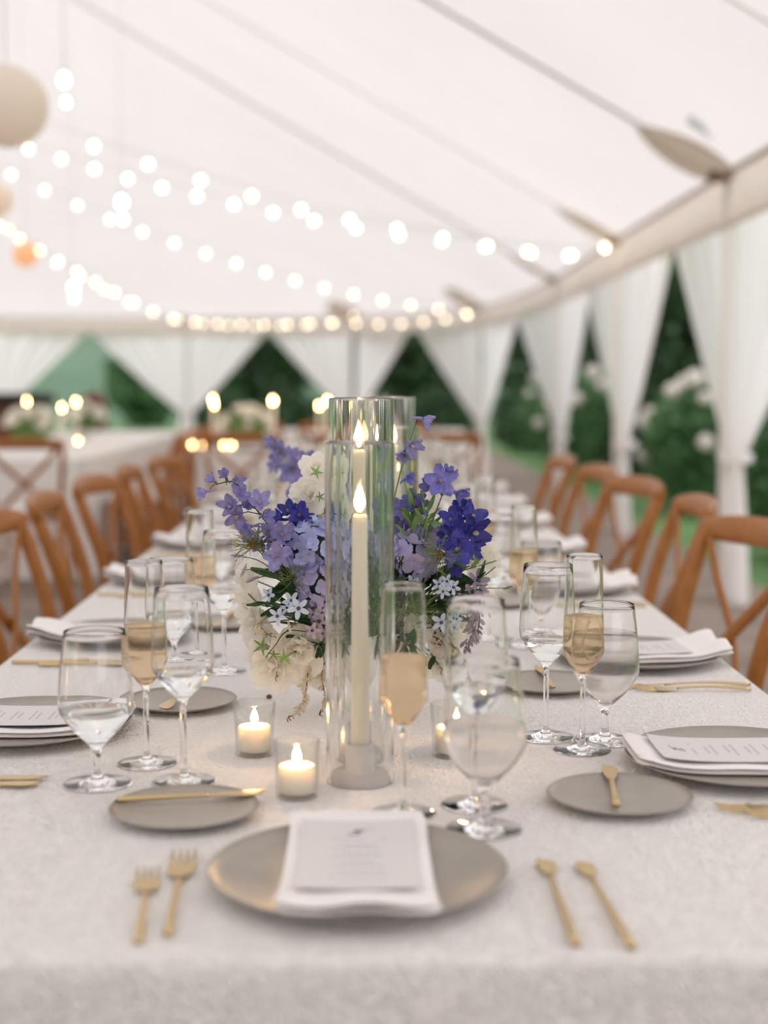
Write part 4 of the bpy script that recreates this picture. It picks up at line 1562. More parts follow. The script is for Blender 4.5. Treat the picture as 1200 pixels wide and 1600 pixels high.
# lavender delphinium arching out over the inner seats
delph('d', [(-0.037, 2.000, 0.875), (-0.075, 1.985, 0.951), (-0.119, 1.970, 1.009), (-0.151, 1.965, 1.052), (-0.178, 1.960, 1.088), (-0.204, 1.955, 1.087)], [
    ((-0.218, 1.950, 1.077), 0.016, (-0.9, -0.5, -0.2), 2), ((-0.208, 1.955, 1.091), 0.013, (-0.6, -0.5, 0.6), 2),
    ((-0.192, 1.960, 1.097), 0.014, (-0.2, -0.7, 0.6), 2), ((-0.179, 1.960, 1.090), 0.017, (0.5, -0.8, -0.2), 1),
    ((-0.172, 1.955, 1.071), 0.019, (0.4, -0.9, 0.2), 2), ((-0.183, 1.950, 1.056), 0.021, (-0.5, -0.9, 0.1), 1),
    ((-0.174, 1.948, 1.044), 0.022, (-0.3, -0.9, -0.35), 0), ((-0.146, 1.950, 1.061), 0.021, (0.3, -0.8, 0.4), 1),
    ((-0.150, 1.945, 1.018), 0.021, (-0.5, -0.8, -0.4), 1), ((-0.139, 1.950, 1.044), 0.017, (0.7, -0.7, 0.1), 2),
    ((-0.157, 1.950, 1.029), 0.016, (-0.7, -0.6, -0.2), 2), ((-0.116, 1.945, 1.018), 0.022, (0.4, -0.9, 0.2), 1),
    ((-0.118, 1.935, 0.990), 0.025, (-0.05, -1, 0.1), 0), ((-0.141, 1.950, 1.006), 0.017, (-0.5, -0.8, -0.3), 1),
    ((-0.133, 1.955, 1.023), 0.018, (0.1, -0.9, 0.2), 1), ((-0.161, 1.958, 1.057), 0.016, (0.0, -0.9, 0.3), 2),
    ((-0.129, 1.955, 1.008), 0.018, (0.5, -0.8, -0.1), 1)], 'lav', 'lavender delphinium arching low toward the seats facing the other tables')
# paler one standing further back
delph('d', [(-0.049, 2.150, 0.903), (-0.076, 2.300, 0.986), (-0.118, 2.420, 1.067), (-0.157, 2.500, 1.123)], [
    ((-0.160, 2.500, 1.121), 0.020, (-0.5, -0.8, 0.3), 1), ((-0.148, 2.490, 1.106), 0.024, (-0.3, -0.9, 0), 0), ((-0.127, 2.480, 1.100), 0.022, (0.5, -0.8, 0.3), 1),
    ((-0.152, 2.470, 1.084), 0.022, (-0.7, -0.7, 0), 1), ((-0.127, 2.450, 1.076), 0.028, (0.1, -1, 0), 0), ((-0.104, 2.440, 1.091), 0.026, (0.5, -0.8, 0.2), 0),
    ((-0.089, 2.420, 1.070), 0.026, (0.5, -0.8, 0.1), 1), ((-0.110, 2.400, 1.054), 0.028, (-0.2, -1, 0), 0), ((-0.086, 2.380, 1.048), 0.026, (0.4, -0.9, 0), 0),
    ((-0.111, 2.360, 1.031), 0.024, (-0.5, -0.8, 0), 1), ((-0.091, 2.330, 1.019), 0.026, (0.2, -1, 0), 0), ((-0.102, 2.310, 1.004), 0.022, (-0.4, -0.9, -0.2), 1)], 'lav',
    'tall lavender delphinium at the back of the centrepiece')
# deep blue, small, beside the hydrangea
delph('d', [(-0.041, 2.000, 0.907), (-0.073, 2.000, 0.980), (-0.095, 2.000, 1.031), (-0.104, 2.000, 1.046)], [
    ((-0.106, 1.990, 1.045), 0.019, (-0.4, -0.7, 0.6), 1), ((-0.093, 1.985, 1.040), 0.022, (0.2, -0.9, 0.3), 1), ((-0.116, 1.985, 1.035), 0.018, (-0.8, -0.5, 0.3), 2),
    ((-0.086, 1.990, 1.034), 0.018, (0.7, -0.6, 0.2), 1), ((-0.099, 1.980, 1.026), 0.019, (0.1, -0.9, -0.2), 1), ((-0.106, 1.975, 1.003), 0.02, (0.2, -1, -0.1), 1), ((-0.113, 1.980, 1.012), 0.016, (-0.5, -0.8, -0.1), 2)], 'blue',
    'short deep blue delphinium tucked above the pale blue hydrangea')
# deep blue cluster on the curtained side
delph('d', [(0.045, 2.000, 0.879), (0.091, 1.980, 0.960), (0.129, 1.970, 1.011), (0.135, 1.970, 1.051)], [
    ((0.135, 1.965, 1.050), 0.020, (0.2, -0.9, 0.5), 1), ((0.146, 1.955, 1.041), 0.026, (0.5, -0.9, 0.3), 0), ((0.122, 1.955, 1.037), 0.022, (-0.5, -0.8, 0.2), 1),
    ((0.148, 1.945, 1.020), 0.029, (0.6, -0.8, 0.0), 0), ((0.128, 1.945, 1.022), 0.026, (0, -1, 0.1), 0), ((0.127, 1.935, 1.000), 0.030, (-0.05, -1, -0.05), 0),
    ((0.148, 1.950, 1.002), 0.022, (0.7, -0.7, -0.3), 1), ((0.125, 1.945, 0.974), 0.017, (0.0, -0.8, -0.6), 2), ((0.116, 1.950, 1.015), 0.02, (-0.6, -0.8, 0), 1)], 'blue',
    'cluster of deep royal blue delphinium on the curtained side')
# mid blue with a sturdy stem
delph('d', [(0.059, 2.000, 0.898), (0.076, 1.985, 0.973), (0.091, 1.975, 1.024), (0.107, 1.970, 1.069)], [
    ((0.104, 1.960, 1.089), 0.028, (-0.1, -1, 0.25), 0), ((0.126, 1.965, 1.074), 0.022, (0.85, -0.4, -0.4), 2), ((0.115, 1.970, 1.098), 0.016, (0.4, -0.3, 0.8), 2),
    ((0.091, 1.972, 1.082), 0.016, (-0.8, -0.5, 0.1), 2)], 'mid', 'mid blue delphinium with one open bloom on a sturdy green stem')
delph('d', [(0.032, 2.020, 0.895), (0.047, 2.010, 0.997), (0.063, 2.000, 1.053)], [
    ((0.066, 1.990, 1.057), 0.022, (0.3, -0.8, 0.5), 1), ((0.054, 1.985, 1.049), 0.02, (-0.3, -0.9, 0.2), 1), ((0.073, 1.985, 1.051), 0.019, (0.4, -0.9, 0), 1),
    ((0.059, 2.030, 1.089), 0.016, (0.6, -0.7, 0.2), 2), ((0.047, 2.020, 1.051), 0.02, (-0.2, -1, 0.1), 1), ((0.050, 2.000, 1.030), 0.022, (0, -1, 0.1), 0)], 'mid',
    'mid blue delphinium low beside the hurricane tubes')
delph('d', [(0.018, 2.000, 0.925), (0.037, 1.960, 1.048), (0.054, 1.940, 1.124), (0.069, 1.930, 1.170)], [
    ((0.078, 1.925, 1.177), 0.019, (0.9, -0.2, -0.35), 2), ((0.063, 1.930, 1.143), 0.02, (0.35, -0.7, -0.6), 1), ((0.054, 1.940, 1.132), 0.018, (-0.2, -0.6, -0.7), 2)], 'lav',
    'tall thin delphinium nodding its lavender bells above the glass tubes', rad=0.0016)

# ---- hydrangea heads
def hyd_floret(m, seed):
    rnd = random.Random(seed)
    bm = bmesh.new()
    for k in range(4):
        petal(bm, 1.0, 1.05, 0.12, Matrix.Rotation(k * PI / 2 + rnd.uniform(-.1, .1), 4, 'Z') @ Matrix.Rotation(rnd.uniform(-.5, -.1), 4, 'Y') @ Matrix.Translation((0.03, 0, 0)), 3, 3, 0.05, 0.15)
    return fin(bm, 'floret', m)
HF = {'hyd': [hyd_floret(M_hyd, k) for k in range(3)], 'hyl': [hyd_floret(M_hyl, 5 + k) for k in range(3)]}
def hydrangea(c, rx, ry, rz_, key, n, size, label, seed):
    rnd = random.Random(seed)
    t = thing('hydrangea', label, 'flower', c, 0, 'hydrangea heads in the centrepiece')
    bm = bmesh.new()
    bmesh.ops.create_icosphere(bm, subdivisions=2, radius=1)
    for v in bm.verts:
        v.co = Vector((v.co.x * rx * .78, v.co.y * ry * .78, v.co.z * rz_ * .78))
    mesh_obj('flower_core', bm, M_leaf, t)
    bm = bmesh.new()
    tip = Vector((VX, VY, TZ + 0.13)) - Vector(c)
    tube(bm, [tip, tip * .5 + Vector((0, 0, 0.0)), (0, 0, 0)], 0.003, 6)
    mesh_obj('stem', bm, M_stem, t)
    for k in range(n):
        z = 1 - 2 * (k + .5) / n
        a = k * 2.39996 + rnd.uniform(-.2, .2)
        s = math.sqrt(1 - z * z)
        d = Vector((math.cos(a) * s, math.sin(a) * s, z))
        if d.y > 0.55:
            continue
        p = Vector((d.x * rx, d.y * ry, d.z * rz_)) * rnd.uniform(.93, 1.06)
        link_obj('floret', HF[key][k % 3], t, p, qz(d + Vector((rnd.uniform(-.3, .3), rnd.uniform(-.3, .3), rnd.uniform(-.3, .3))), rnd.uniform(0, 6)), size * rnd.uniform(.85, 1.15))
hydrangea((-0.072, 1.965, 0.995), 0.035, 0.034, 0.036, 'hyd', 66, 0.0125, 'pale blue hydrangea head beside the glass tubes', 1)
hydrangea((-0.065, 1.955, 0.948), 0.028, 0.028, 0.031, 'hyl', 46, 0.012, 'pale lilac hydrangea head below the pale blue one', 2)
hydrangea((-0.008, 2.030, 0.967), 0.048, 0.04, 0.055, 'hyd', 110, 0.014, 'large blue hydrangea head seen through the glass tubes', 3)
hydrangea((0.067, 1.975, 0.981), 0.026, 0.026, 0.026, 'hyl', 30, 0.0165, 'lilac hydrangea with broad petals on the curtained side', 4)
hydrangea((0.077, 2.010, 1.008), 0.028, 0.028, 0.024, 'hyl', 30, 0.0135, 'small lilac hydrangea behind the broad-petalled one', 6)
hydrangea((-0.005, 2.030, 0.893), 0.03, 0.03, 0.035, 'hyl', 34, 0.013, 'low lilac hydrangea behind the front taper', 8)

# ---- ruffled white blossoms
def ruffled(seed):
    rnd = random.Random(seed)
    bm = bmesh.new()
    for ring, (n, L, W, tl) in enumerate(((5, 1.05, 1.15, -0.10), (4, 0.8, 0.9, -0.6), (3, 0.5, 0.6, -1.05))):
        for k in range(n):
            petal(bm, L * rnd.uniform(.85, 1.1), W, 0.22, Matrix.Rotation(2 * PI * k / n + ring + rnd.uniform(-.25, .25), 4, 'Z') @ Matrix.Rotation(tl + rnd.uniform(-.2, .2), 4, 'Y') @ Matrix.Translation((0.02, 0, 0)),
                  7, 8, 0.085, 0.05, rnd.uniform(0, 6))
    return fin(bm, 'petals', M_white)
RW = [ruffled(k) for k in range(3)]
bm = bmesh.new()
for k in range(5):
    petal(bm, 1.0, 0.42, -0.1, Matrix.Rotation(2 * PI * k / 5, 4, 'Z') @ Matrix.Rotation(-0.35, 4, 'Y'), 4, 2, 0.0, 0.75)
tube(bm, [(0, 0, -0.1), (0.1, 0, -0.5)], [0.18, 0.1], 6)
ME_CAL = fin(bm, 'calyx', M_leafl)
def whites(items, base, label, calyx=()):
    t = thing('white_sweet_pea', label, 'flower', base, 0, 'ruffled white blossoms in the centrepiece')
    o = Vector(base)
    for k, (p, r, f) in enumerate(items):
        p = Vector(p) - o
        bm = bmesh.new()
        tube(bm, [(0, 0, 0), p * .5 + Vector((0, 0, 0.006)), p - Vector(f).normalized() * 0.004], [0.0017, 0.001], 6)
        mesh_obj('stem', bm, M_stem, t)
        link_obj('blossom', RW[k % 3], t, p, qz(f, k * 1.7), r)
    for p, r, f in calyx:
        link_obj('calyx', ME_CAL, t, Vector(p) - o, qz(f, r * 900), r)
whites([((-0.069, 2.020, 1.102), 0.026, (0.1, -0.8, 0.6)), ((-0.076, 2.010, 1.066), 0.030, (-0.3, -0.9, 0.2)), ((-0.084, 2.020, 1.031), 0.032, (-0.2, -0.9, 0.0)), ((-0.066, 2.030, 1.041), 0.03, (0.2, -0.9, 0.1))], (-0.042, 2.020, 0.923),
       'upright white sweet pea rising beside the tall glass tube', [((-0.068, 1.985, 1.101), 0.011, (0.2, -0.9, 0.4)), ((-0.063, 1.985, 1.067), 0.009, (0.5, -0.8, 0.1)), ((-0.055, 1.985, 1.045), 0.008, (0.6, -0.8, 0))])
whites([((-0.136, 1.955, 0.859), 0.036, (-0.5, -0.85, -0.1)), ((-0.091, 1.945, 0.861), 0.040, (0.1, -1, -0.15)), ((-0.123, 1.950, 0.833), 0.034, (-0.2, -0.9, -0.4)), ((-0.072, 1.960, 0.828), 0.028, (0.3, -0.9, -0.4))], (-0.032, 2.000, 0.861),
       'large cluster of ruffled white blossoms hanging low over the tablecloth', [((-0.140, 1.912, 0.869), 0.014, (-0.3, -0.9, 0.2)), ((-0.124, 1.905, 0.859), 0.010, (0, -0.9, -0.3)), ((-0.110, 1.902, 0.855), 0.013, (0.4, -0.9, 0.1))])
whites([((-0.158, 2.000, 0.912), 0.034, (-0.8, -0.6, 0.1)), ((-0.164, 2.030, 0.945), 0.030, (-0.8, -0.6, 0.3)), ((-0.147, 1.990, 0.886), 0.03, (-0.7, -0.7, -0.2))], (-0.042, 2.020, 0.885),
       'pale white blossoms spreading toward the seats facing the other tables')
whites([((0.158, 2.030, 0.975), 0.036, (0.6, -0.7, 0.1)), ((0.176, 2.050, 0.969), 0.026, (0.8, -0.6, 0.1))], (0.036, 2.020, 0.895),
       'flat white blossom spreading on the curtained side', [((0.155, 1.992, 0.978), 0.010, (0.7, -0.7, 0.3))])
whites([((0.108, 1.980, 0.864), 0.028, (0.4, -0.9, -0.1)), ((0.101, 1.975, 0.833), 0.026, (0.2, -0.9, -0.3)), ((0.073, 1.965, 0.884), 0.022, (0, -1, 0))], (0.032, 2.000, 0.875),
       'white blossoms drooping low on the curtained side')
whites([((0.138, 2.050, 0.866), 0.03, (0.6, -0.8, -0.1)), ((0.173, 2.060, 0.911), 0.026, (0.8, -0.6, 0))], (0.037, 2.030, 0.879),
       'loose white blossoms behind the dusky berry sprig')

# ---- small starry blooms
def star(m, seed):
    bm = bmesh.new()
    for k in range(5):
        petal(bm, 1.0, 0.55, 0.1, Matrix.Rotation(2 * PI * k / 5, 4, 'Z') @ Matrix.Rotation(-0.15, 4, 'Y') @ Matrix.Translation((0.08, 0, 0)), 4, 3, 0.02, 0.1, k)
    return fin(bm, 'star_bloom', m)
ST = {'pale': star(M_pale, 1), 'dusk': star(M_dusk, 2), 'lil': star(M_hyl, 3)}
bm = bmesh.new()
bmesh.ops.create_uvsphere(bm, u_segments=8, v_segments=6, radius=0.2)
ME_SEYE = fin(bm, 'eye', M_eyed)
def stars(items, base, key, label):
    t = thing('starflower_sprig', label, 'flower', base, 0, 'small starry flowers in the centrepiece')
    o = Vector(base)
    for k, (p, r, f) in enumerate(items):
        p = Vector(p) - o
        bm = bmesh.new()
        tube(bm, [(0, 0, 0), p * .6 + Vector((0, 0, 0.004)), p - Vector(f).normalized() * 0.003], [0.0013, 0.0008], 5)
        mesh_obj('stem', bm, M_stem, t)
        b = link_obj('bloom', ST[key], t, p, qz(f, k * 1.1), r)
        link_obj('bloom_eye', ME_SEYE, b, (0, 0, 0.1))
stars([((-0.131, 1.925, 0.937), 0.011, (-0.5, -0.8, 0.3)), ((-0.119, 1.915, 0.910), 0.0125, (-0.2, -0.9, -0.1)), ((-0.100, 1.915, 0.931), 0.012, (0, -0.9, 0.4)), ((-0.090, 1.905, 0.922), 0.0145, (0.1, -1, 0.1)), ((-0.106, 1.920, 0.920), 0.010, (-0.5, -0.7, 0.4))],
      (-0.063, 1.970, 0.880), 'pale', 'pale blue starry sprig over the hanging white blossoms')
stars([((-0.072, 1.920, 0.889), 0.0115, (0, -1, 0)), ((-0.063, 1.925, 0.900), 0.0115, (0.2, -0.9, 0.2)), ((-0.071, 1.930, 0.908), 0.011, (-0.2, -0.9, 0.4)), ((-0.059, 1.930, 0.911), 0.011, (0.2, -0.9, 0.4)), ((-0.058, 1.925, 0.884), 0.010, (0.3, -0.9, -0.2))],
      (-0.041, 1.980, 0.874), 'dusk', 'dusty mauve starry sprig next to the front glass tube')
stars([((0.102, 1.940, 0.949), 0.010, (0, -0.9, 0.3)), ((0.112, 1.935, 0.954), 0.010, (0.3, -0.9, 0.3)), ((0.121, 1.935, 0.946), 0.0105, (0.4, -0.9, 0)), ((0.107, 1.930, 0.941), 0.010, (-0.1, -1, 0)), ((0.065, 1.945, 0.950), 0.011, (-0.2, -1, 0.2)), ((0.062, 1.945, 0.941), 0.010, (0, -1, -0.1))],
      (0.045, 1.990, 0.877), 'pale', 'white starry sprig below the royal blue cluster')
stars([((0.105, 1.930, 0.898), 0.0135, (-0.2, -1, 0)), ((0.120, 1.940, 0.900), 0.011, (0.4, -0.9, 0.2)), ((0.115, 1.940, 0.888), 0.010, (0.3, -0.9, -0.2))],
      (0.047, 1.990, 0.872), 'pale', 'pale blue starry bloom beside the dusky berry sprig')
stars([((0.156, 1.950, 0.952), 0.018, (0.5, -0.7, 0.4)), ((0.148, 1.945, 0.938), 0.015, (0.3, -0.9, 0)), ((0.161, 1.950, 0.940), 0.013, (0.7, -0.7, 0)), ((0.107, 1.970, 1.013), 0.014, (-0.2, -0.9, 0.2)), ((0.114, 1.975, 1.023), 0.014, (0.2, -0.9, 0.4))],
      (0.050, 1.990, 0.877), 'dusk', 'dusty mauve blooms spreading over the curtained side')

# ---- feathery nigella
def nigella(c, r, base, label, seed, pod=True, n=34):
    rnd = random.Random(seed)
    t = thing('nigella', label, 'flower', base, 0, 'feathery nigella in the centrepiece')
    o = Vector(base)
    p0 = Vector(c) - o
    bm = bmesh.new()
    tube(bm, [(0, 0, 0), p0 * .55 + Vector((0, 0.005, 0.0)), p0], [0.0014, 0.001], 6)
    mesh_obj('stem', bm, M_stem, t)
    bm = bmesh.new()
    for k in range(n):
        d = Vector((rnd.gauss(0, 1), rnd.gauss(0, 1) - .4, rnd.gauss(0, .8) + 0.3)).normalized()
        q = Vector((rnd.gauss(0, 1), rnd.gauss(0, 1), rnd.gauss(0, 1))).normalized()
        a = p0 + d * r * .35
        b = p0 + d * r * rnd.uniform(.8, 1.15) + q * r * .22
        tube(bm, [p0, a, b], [0.0007, 0.0006, 0.00025], 4)
        for w in range(2):
            e = a.lerp(b, .4 + .3 * w)
            tube(bm, [e, e + (d + Vector((rnd.gauss(0, 1), rnd.gauss(0, 1), rnd.gauss(0, 1))) * .8).normalized() * r * .4], [0.0005, 0.0002], 4)
    mesh_obj('bracts', bm, M_nig, t)['kind'] = 'stuff'
    if pod:
        bm = bmesh.new()
        lathe(bm, [(0, -0.006), (0.0045, -0.004), (0.0065, 0.0), (0.005, 0.005), (0.002, 0.0075), (0, 0.008)], 10)
        for v in bm.verts:
            v.co += p0
        mesh_obj('seed_pod', bm, M_brownb, t)
nigella((-0.153, 1.940, 1.004), 0.030, (-0.064, 1.990, 0.900), 'feathery green nigella pod reaching past the lavender delphinium', 3, True, 46)
nigella((-0.098, 1.925, 0.960), 0.026, (-0.050, 1.980, 0.883), 'spiky nigella burst below the pale blue hydrangea', 4, False, 26)
nigella((0.103, 1.935, 0.990), 0.030, (0.049, 1.980, 0.887), 'feathery nigella in front of the royal blue cluster', 5, True, 44)
nigella((0.069, 1.950, 0.910), 0.036, (0.027, 1.980, 0.874), 'feathery nigella low beside the tubes on the curtained side', 6, False, 44)
nigella((-0.062, 1.950, 0.866), 0.026, (-0.036, 1.980, 0.874), 'feathery nigella low beside the front tube', 7, False, 30)

# ---- buds on thin stems
def buds(items, base, m, label, r=0.006):
    t = thing('bud_sprig', label, 'flower bud', base, 0, 'bud sprigs in the centrepiece')
    o = Vector(base)
    me = bud_mesh(m)
    for p, f in items:
        p = Vector(p) - o
        bm = bmesh.new()
        tube(bm, smooth_path([(0, 0, 0), p * .6 + Vector((0, 0, 0.012)), p], 4), [0.0011, 0.0006], 5)
        mesh_obj('stem', bm, M_stem, t)
        link_obj('bud', me, t, p, qz(f), (r * .9, r * .9, r * 1.7))
buds([((-0.166, 1.940, 0.970), (-0.4, -0.2, -0.9)), ((-0.153, 1.935, 0.958), (-0.8, -0.2, -0.4)), ((-0.175, 1.950, 0.988), (-0.9, -0.1, 0.1))], (-0.090, 1.980, 0.929), M_dusk, 'drooping mauve buds below the lavender delphinium', 0.0068)
buds([((0.080, 1.980, 1.068), (-0.2, -0.2, 0.9)), ((0.070, 1.985, 1.070), (-0.4, -0.2, 0.8)), ((0.091, 1.975, 1.055), (0.2, -0.2, 0.9)), ((0.057, 1.980, 1.039), (-0.5, -0.2, 0.7)), ((0.092, 1.960, 1.024), (0, -0.8, 0.5))], (0.077, 1.990, 0.963), M_leafl, 'pale green buds between the mid blue blooms', 0.0062)
buds([((0.174, 1.950, 0.907), (0.4, -0.2, -0.8)), ((0.187, 1.960, 0.924), (0.9, -0.1, 0.1)), ((0.199, 1.970, 0.940), (0.9, 0, 0.3))], (0.063, 1.980, 0.896), M_leafl, 'thin trailing sprig reaching across the wine glass', 0.005)
buds([((-0.114, 1.920, 0.883), (-0.2, -0.6, -0.7)), ((-0.103, 1.915, 0.896), (0.2, -0.7, -0.6)), ((-0.084, 1.910, 0.879), (0.6, -0.6, -0.3)), ((-0.142, 1.930, 0.903), (-0.6, -0.5, -0.4))], (-0.059, 1.970, 0.880), M_pier, 'cream buds among the pale blue starry flowers', 0.007)

# ---- hanging pieris and berries
def sprig(path, n, spread, m1, m2, label, seed, r1=0.0034, r2=0.002, name='pieris_sprig'):
    rnd = random.Random(seed)
    t = thing(name, label, 'flower sprig', path[0], 0, 'hanging sprigs in the centrepiece')
    o = Vector(path[0])
    P = smooth_path([Vector(p) - o for p in path], 8)
    bm = bmesh.new()
    tube(bm, P, [0.0012, 0.0006], 5)
    mesh_obj('stem', bm, m2, t)
    me = bud_mesh(m1)
    me2 = bud_mesh(m2)
    for k in range(n):
        f = k / (n - 1)
        p = P[int(f * (len(P) - 1))]
        d = Vector((rnd.gauss(0, 1), rnd.gauss(0, 1) - .3, rnd.gauss(0, .5) - .4)).normalized()
        sp = spread * (1 - .55 * f)
        link_obj('bell' if f < .85 else 'tip_bud', me if f < .85 else me2, t, p + d * sp * rnd.uniform(.4, 1), qz(d + Vector((0, 0, -.6))), (r1 * 1.25, r1 * 1.25, r1 * 1.6) if f < .85 else (r2, r2, r2 * 1.5))
        if k % 2 == 0:
            link_obj('bract', me2, t, p + d * sp * .35, qz(d), (r2 * .7, r2 * .7, r2 * 1.6))
sprig([(-0.063, 1.960, 0.869), (-0.078, 1.945, 0.831), (-0.082, 1.930, 0.798), (-0.091, 1.915, 0.781), (-0.107, 1.905, 0.769)], 46, 0.010, M_pier, M_brownb, 'cream pieris sprig trailing down to the tablecloth', 2, 0.0042)
sprig([(-0.045, 1.970, 0.862), (-0.060, 1.955, 0.824), (-0.056, 1.950, 0.789), (-0.063, 1.945, 0.765)], 34, 0.009, M_pier, M_brownb, 'cream pieris sprig hanging next to the front glass tube', 3, 0.004)
sprig([(-0.089, 1.940, 0.859), (-0.114, 1.920, 0.849), (-0.122, 1.910, 0.823)], 20, 0.007, M_pier, M_brownb, 'short pieris sprig hanging between the ruffled white blossoms', 4)
sprig([(0.063, 1.980, 0.878), (0.105, 1.960, 0.868), (0.112, 1.955, 0.842), (0.106, 1.950, 0.823)], 26, 0.008, M_brownb, M_brownb, 'red-brown pieris sprig hanging on the curtained side', 5, 0.0026)
sprig([(0.076, 1.980, 0.865), (0.123, 1.960, 0.854), (0.135, 1.950, 0.825), (0.142, 1.940, 0.791), (0.155, 1.935, 0.772)], 36, 0.009, M_pier, M_brownb, 'cream pieris sprig trailing behind the table head wine glass', 6, 0.004)
sprig([(-0.148, 1.970, 0.881), (-0.148, 1.940, 0.899), (-0.139, 1.925, 0.888), (-0.127, 1.920, 0.880)], 22, 0.011, M_pier, M_brownb, 'brown-tipped pieris cluster above the ruffled white blossoms', 7, 0.004)
sprig([(0.072, 1.990, 0.918), (0.146, 1.955, 0.932), (0.155, 1.950, 0.906), (0.149, 1.945, 0.880), (0.134, 1.940, 0.858)], 60, 0.019, M_dusk, M_berry, 'dusky mauve berry sprig drooping on the curtained side', 8, 0.0056, 0.0050, 'berry_sprig')
sprig([(0.147, 1.970, 0.934), (0.158, 1.960, 0.913), (0.160, 1.955, 0.891), (0.151, 1.950, 0.870)], 26, 0.010, M_berry, M_berry, 'dark round berries at the edge of the mauve sprig', 9, 0.0036, 0.0036, 'berry_sprig')

# ---- foliage
def leaf_mesh(m, L=1.0, W=0.42):
    bm = bmesh.new()
    petal(bm, L, W, 0.12, Matrix.Identity(4), 6, 4, 0.015, 0.45)
    return fin(bm, 'leaf', m)
LF = [leaf_mesh(M_leaf, 1, .45), leaf_mesh(M_leaf, 1, .3), leaf_mesh(M_leafl, 1, .36)]
def qx(d, roll):
    return Vector(d).normalized().to_track_quat('X', 'Z') @ Quaternion((1, 0, 0), roll)
def leaves(path, n, L, kind, label, seed):
    rnd = random.Random(seed)
    t = thing('leafy_sprig', label, 'foliage', path[0], 0, 'leafy sprigs in the centrepiece')
    o = Vector(path[0])
    P = smooth_path([Vector(p) - o for p in path], 6)
    bm = bmesh.new()
    tube(bm, P, [0.0018, 0.0008], 6)
    mesh_obj('stem', bm, M_stem, t)
    for k in range(n):
        i = int((0.25 + 0.75 * k / max(1, n - 1)) * (len(P) - 1))
        tn = (P[min(i + 1, len(P) - 1)] - P[max(0, i - 1)]).normalized()
        d = (tn * .7 + Vector((rnd.gauss(0, 1), rnd.gauss(0, .6) - .5, rnd.gauss(0, .8)))).normalized()
        link_obj('leaf', LF[kind], t, P[i], qx(d, rnd.uniform(-1, 1)), L * rnd.uniform(.7, 1.2))
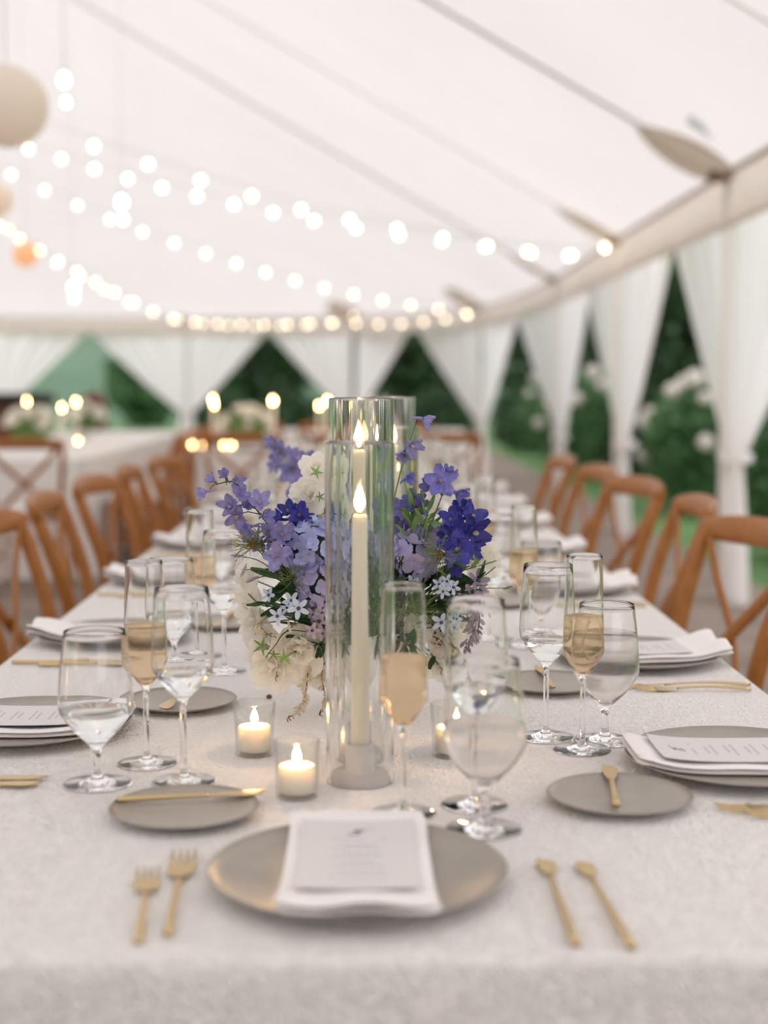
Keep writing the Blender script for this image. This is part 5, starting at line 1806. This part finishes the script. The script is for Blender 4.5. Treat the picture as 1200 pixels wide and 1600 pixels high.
LV = [([(-0.023, 2.000, 0.852), (-0.063, 1.970, 0.903), (-0.102, 1.950, 0.938)], 9, .036, 0, 'dark leafy sprig behind the pale blue starry flowers'),
      ([(-0.023, 2.000, 0.852), (-0.081, 1.980, 0.929), (-0.125, 1.970, 0.971)], 9, .036, 0, 'dark leafy sprig under the lavender delphinium'),
      ([(-0.023, 2.000, 0.852), (-0.072, 1.960, 0.882), (-0.101, 1.935, 0.904)], 7, .034, 0, 'dark leafy sprig over the ruffled white blossoms'),
      ([(-0.097, 1.940, 0.908), (-0.123, 1.925, 0.924), (-0.148, 1.920, 0.929)], 4, .024, 0, 'green leaf pair beside the pale starry sprig'),
      ([(0.018, 2.000, 0.852), (0.054, 1.980, 0.928), (0.076, 1.970, 0.966)], 8, .034, 0, 'dark leafy sprig below the broad-petalled lilac hydrangea'),
      ([(0.018, 2.000, 0.852), (0.080, 1.970, 0.912), (0.133, 1.960, 0.949)], 10, .036, 0, 'dark leafy sprig under the royal blue cluster'),
      ([(0.018, 2.000, 0.852), (0.090, 1.980, 0.878), (0.130, 1.970, 0.903)], 9, .036, 0, 'dark leafy sprig behind the pale blue starry bloom'),
      ([(0.027, 2.000, 0.852), (0.080, 1.970, 0.857), (0.107, 1.960, 0.827)], 4, .034, 0, 'dark leaf hanging below the drooping white blossoms'),
      ([(-0.009, 2.000, 0.861), (-0.009, 1.970, 0.930), (-0.005, 1.970, 0.975)], 10, .036, 0, 'dark leafy sprig straight behind the front taper'),
      ([(-0.000, 2.000, 0.852), (0.026, 1.960, 0.913), (0.040, 1.950, 0.960)], 10, .034, 0, 'dark leafy sprig next to the champagne flute'),
      ([(-0.010, 2.050, 0.852), (-0.038, 2.080, 0.942), (-0.057, 2.100, 1.016)], 10, .036, 1, 'slim-leaved sprig behind the upright sweet pea'),
      ([(0.009, 2.050, 0.852), (0.065, 2.060, 0.964), (0.093, 2.050, 1.030)], 10, .034, 1, 'slim-leaved sprig behind the mid blue delphinium'),
      ([(0.054, 1.990, 0.899), (0.080, 1.975, 1.001), (0.087, 1.970, 1.047)], 9, .028, 2, 'bright green narrow sprig around the mid blue stem'),
      ([(0.036, 1.990, 0.909), (0.063, 1.980, 1.010), (0.067, 1.980, 1.046)], 8, .026, 2, 'bright green narrow sprig beside the hurricane tubes'),
      ([(0.045, 1.990, 0.890), (0.107, 1.960, 0.954), (0.155, 1.955, 0.972)], 7, .024, 2, 'bright green narrow sprig below the flat white blossom'),
      ([(0.063, 1.980, 0.901), (0.124, 1.955, 0.932), (0.164, 1.950, 0.959)], 8, .022, 1, 'feathery fern tip beside the mauve blooms'),
      ([(-0.028, 2.000, 0.861), (-0.090, 1.975, 0.952), (-0.081, 1.990, 1.018)], 8, .03, 2, 'bright green sprig behind the pale blue hydrangea'),
      ([(-0.028, 2.000, 0.852), (-0.045, 1.955, 0.878), (-0.058, 1.945, 0.862)], 8, .03, 0, 'dark leafy sprig low beside the front tube'),
      ([(-0.009, 2.000, 0.852), (0.044, 1.960, 0.868), (0.071, 1.950, 0.865)], 8, .034, 0, 'dark leafy sprig low behind the champagne flute'),
      ([(-0.028, 2.020, 0.858), (-0.073, 2.000, 0.921), (-0.117, 1.990, 0.954)], 12, .042, 0, 'broad dark leaves deep behind the spiky nigella burst'),
      ([(-0.028, 2.020, 0.853), (-0.077, 1.990, 0.895), (-0.117, 1.975, 0.916)], 12, .040, 0, 'broad dark leaves deep behind the pale starry sprig'),
      ([(0.018, 2.020, 0.853), (0.072, 2.000, 0.930), (0.117, 1.985, 0.968)], 12, .042, 0, 'broad dark leaves deep behind the feathery nigella'),
      ([(0.018, 2.020, 0.853), (0.086, 2.000, 0.898), (0.135, 1.985, 0.918)], 12, .040, 0, 'broad dark leaves deep behind the mauve blooms'),
      ([(0.013, 2.020, 0.853), (0.040, 1.985, 0.928), (0.062, 1.965, 0.922)], 12, .040, 0, 'broad dark leaves deep behind the champagne flute'),
      ([(-0.032, 2.010, 0.855), (-0.059, 1.975, 0.911), (-0.072, 1.965, 0.926)], 12, .036, 0, 'broad dark leaves between the lilac hydrangea and the mauve stars')]
for k, (pp, n_, L_, kind_, lab_) in enumerate(LV):
    leaves(pp, n_ + 6 if n_ > 6 else n_, L_ * 1.08, kind_, lab_, 30 + k)
# fine grass blades
for k, (p, lab_) in enumerate([([(0.027, 1.980, 0.878), (0.071, 1.955, 0.959), (0.105, 1.940, 0.967), (0.125, 1.935, 0.944)], 'thin grass blade looping below the royal blue cluster'),
                              ([(0.045, 1.980, 0.878), (0.080, 1.970, 1.029), (0.115, 1.960, 1.043), (0.134, 1.955, 1.037)], 'thin grass blade beside the mid blue bloom'),
                              ([(-0.036, 1.980, 0.865), (-0.100, 1.915, 0.890), (-0.121, 1.900, 0.873), (-0.135, 1.905, 0.854)], 'curling green tendril over the ruffled white blossoms'),
                              ([(0.027, 1.970, 0.866), (0.053, 1.940, 0.916), (0.066, 1.935, 0.935), (0.074, 1.930, 0.909)], 'thin grass blade arching behind the champagne flute')]):
    bm = bmesh.new()
    P = smooth_path(p, 8)
    o = Vector(p[0])
    tube(bm, [q - o for q in P], [0.0014, 0.0009], 6, 1.3, 0.6)
    g = mesh_obj('grass_blade', bm, M_leafl if k != 2 else M_leaf)
    g.location = o
    tag(g, lab_, 'foliage')
# fallen bud on the cloth
bm = bmesh.new()
lathe(bm, [(0, 0), (0.003, 0.0005), (0.0045, 0.003), (0.003, 0.006), (0, 0.007)], 10)
b = mesh_obj('fallen_bud', bm, M_brownb)
b.location = (*(-0.142, 2.073), TZ)
tag(b, 'small tan fallen bud lying on the tablecloth under the blossoms', 'bud')
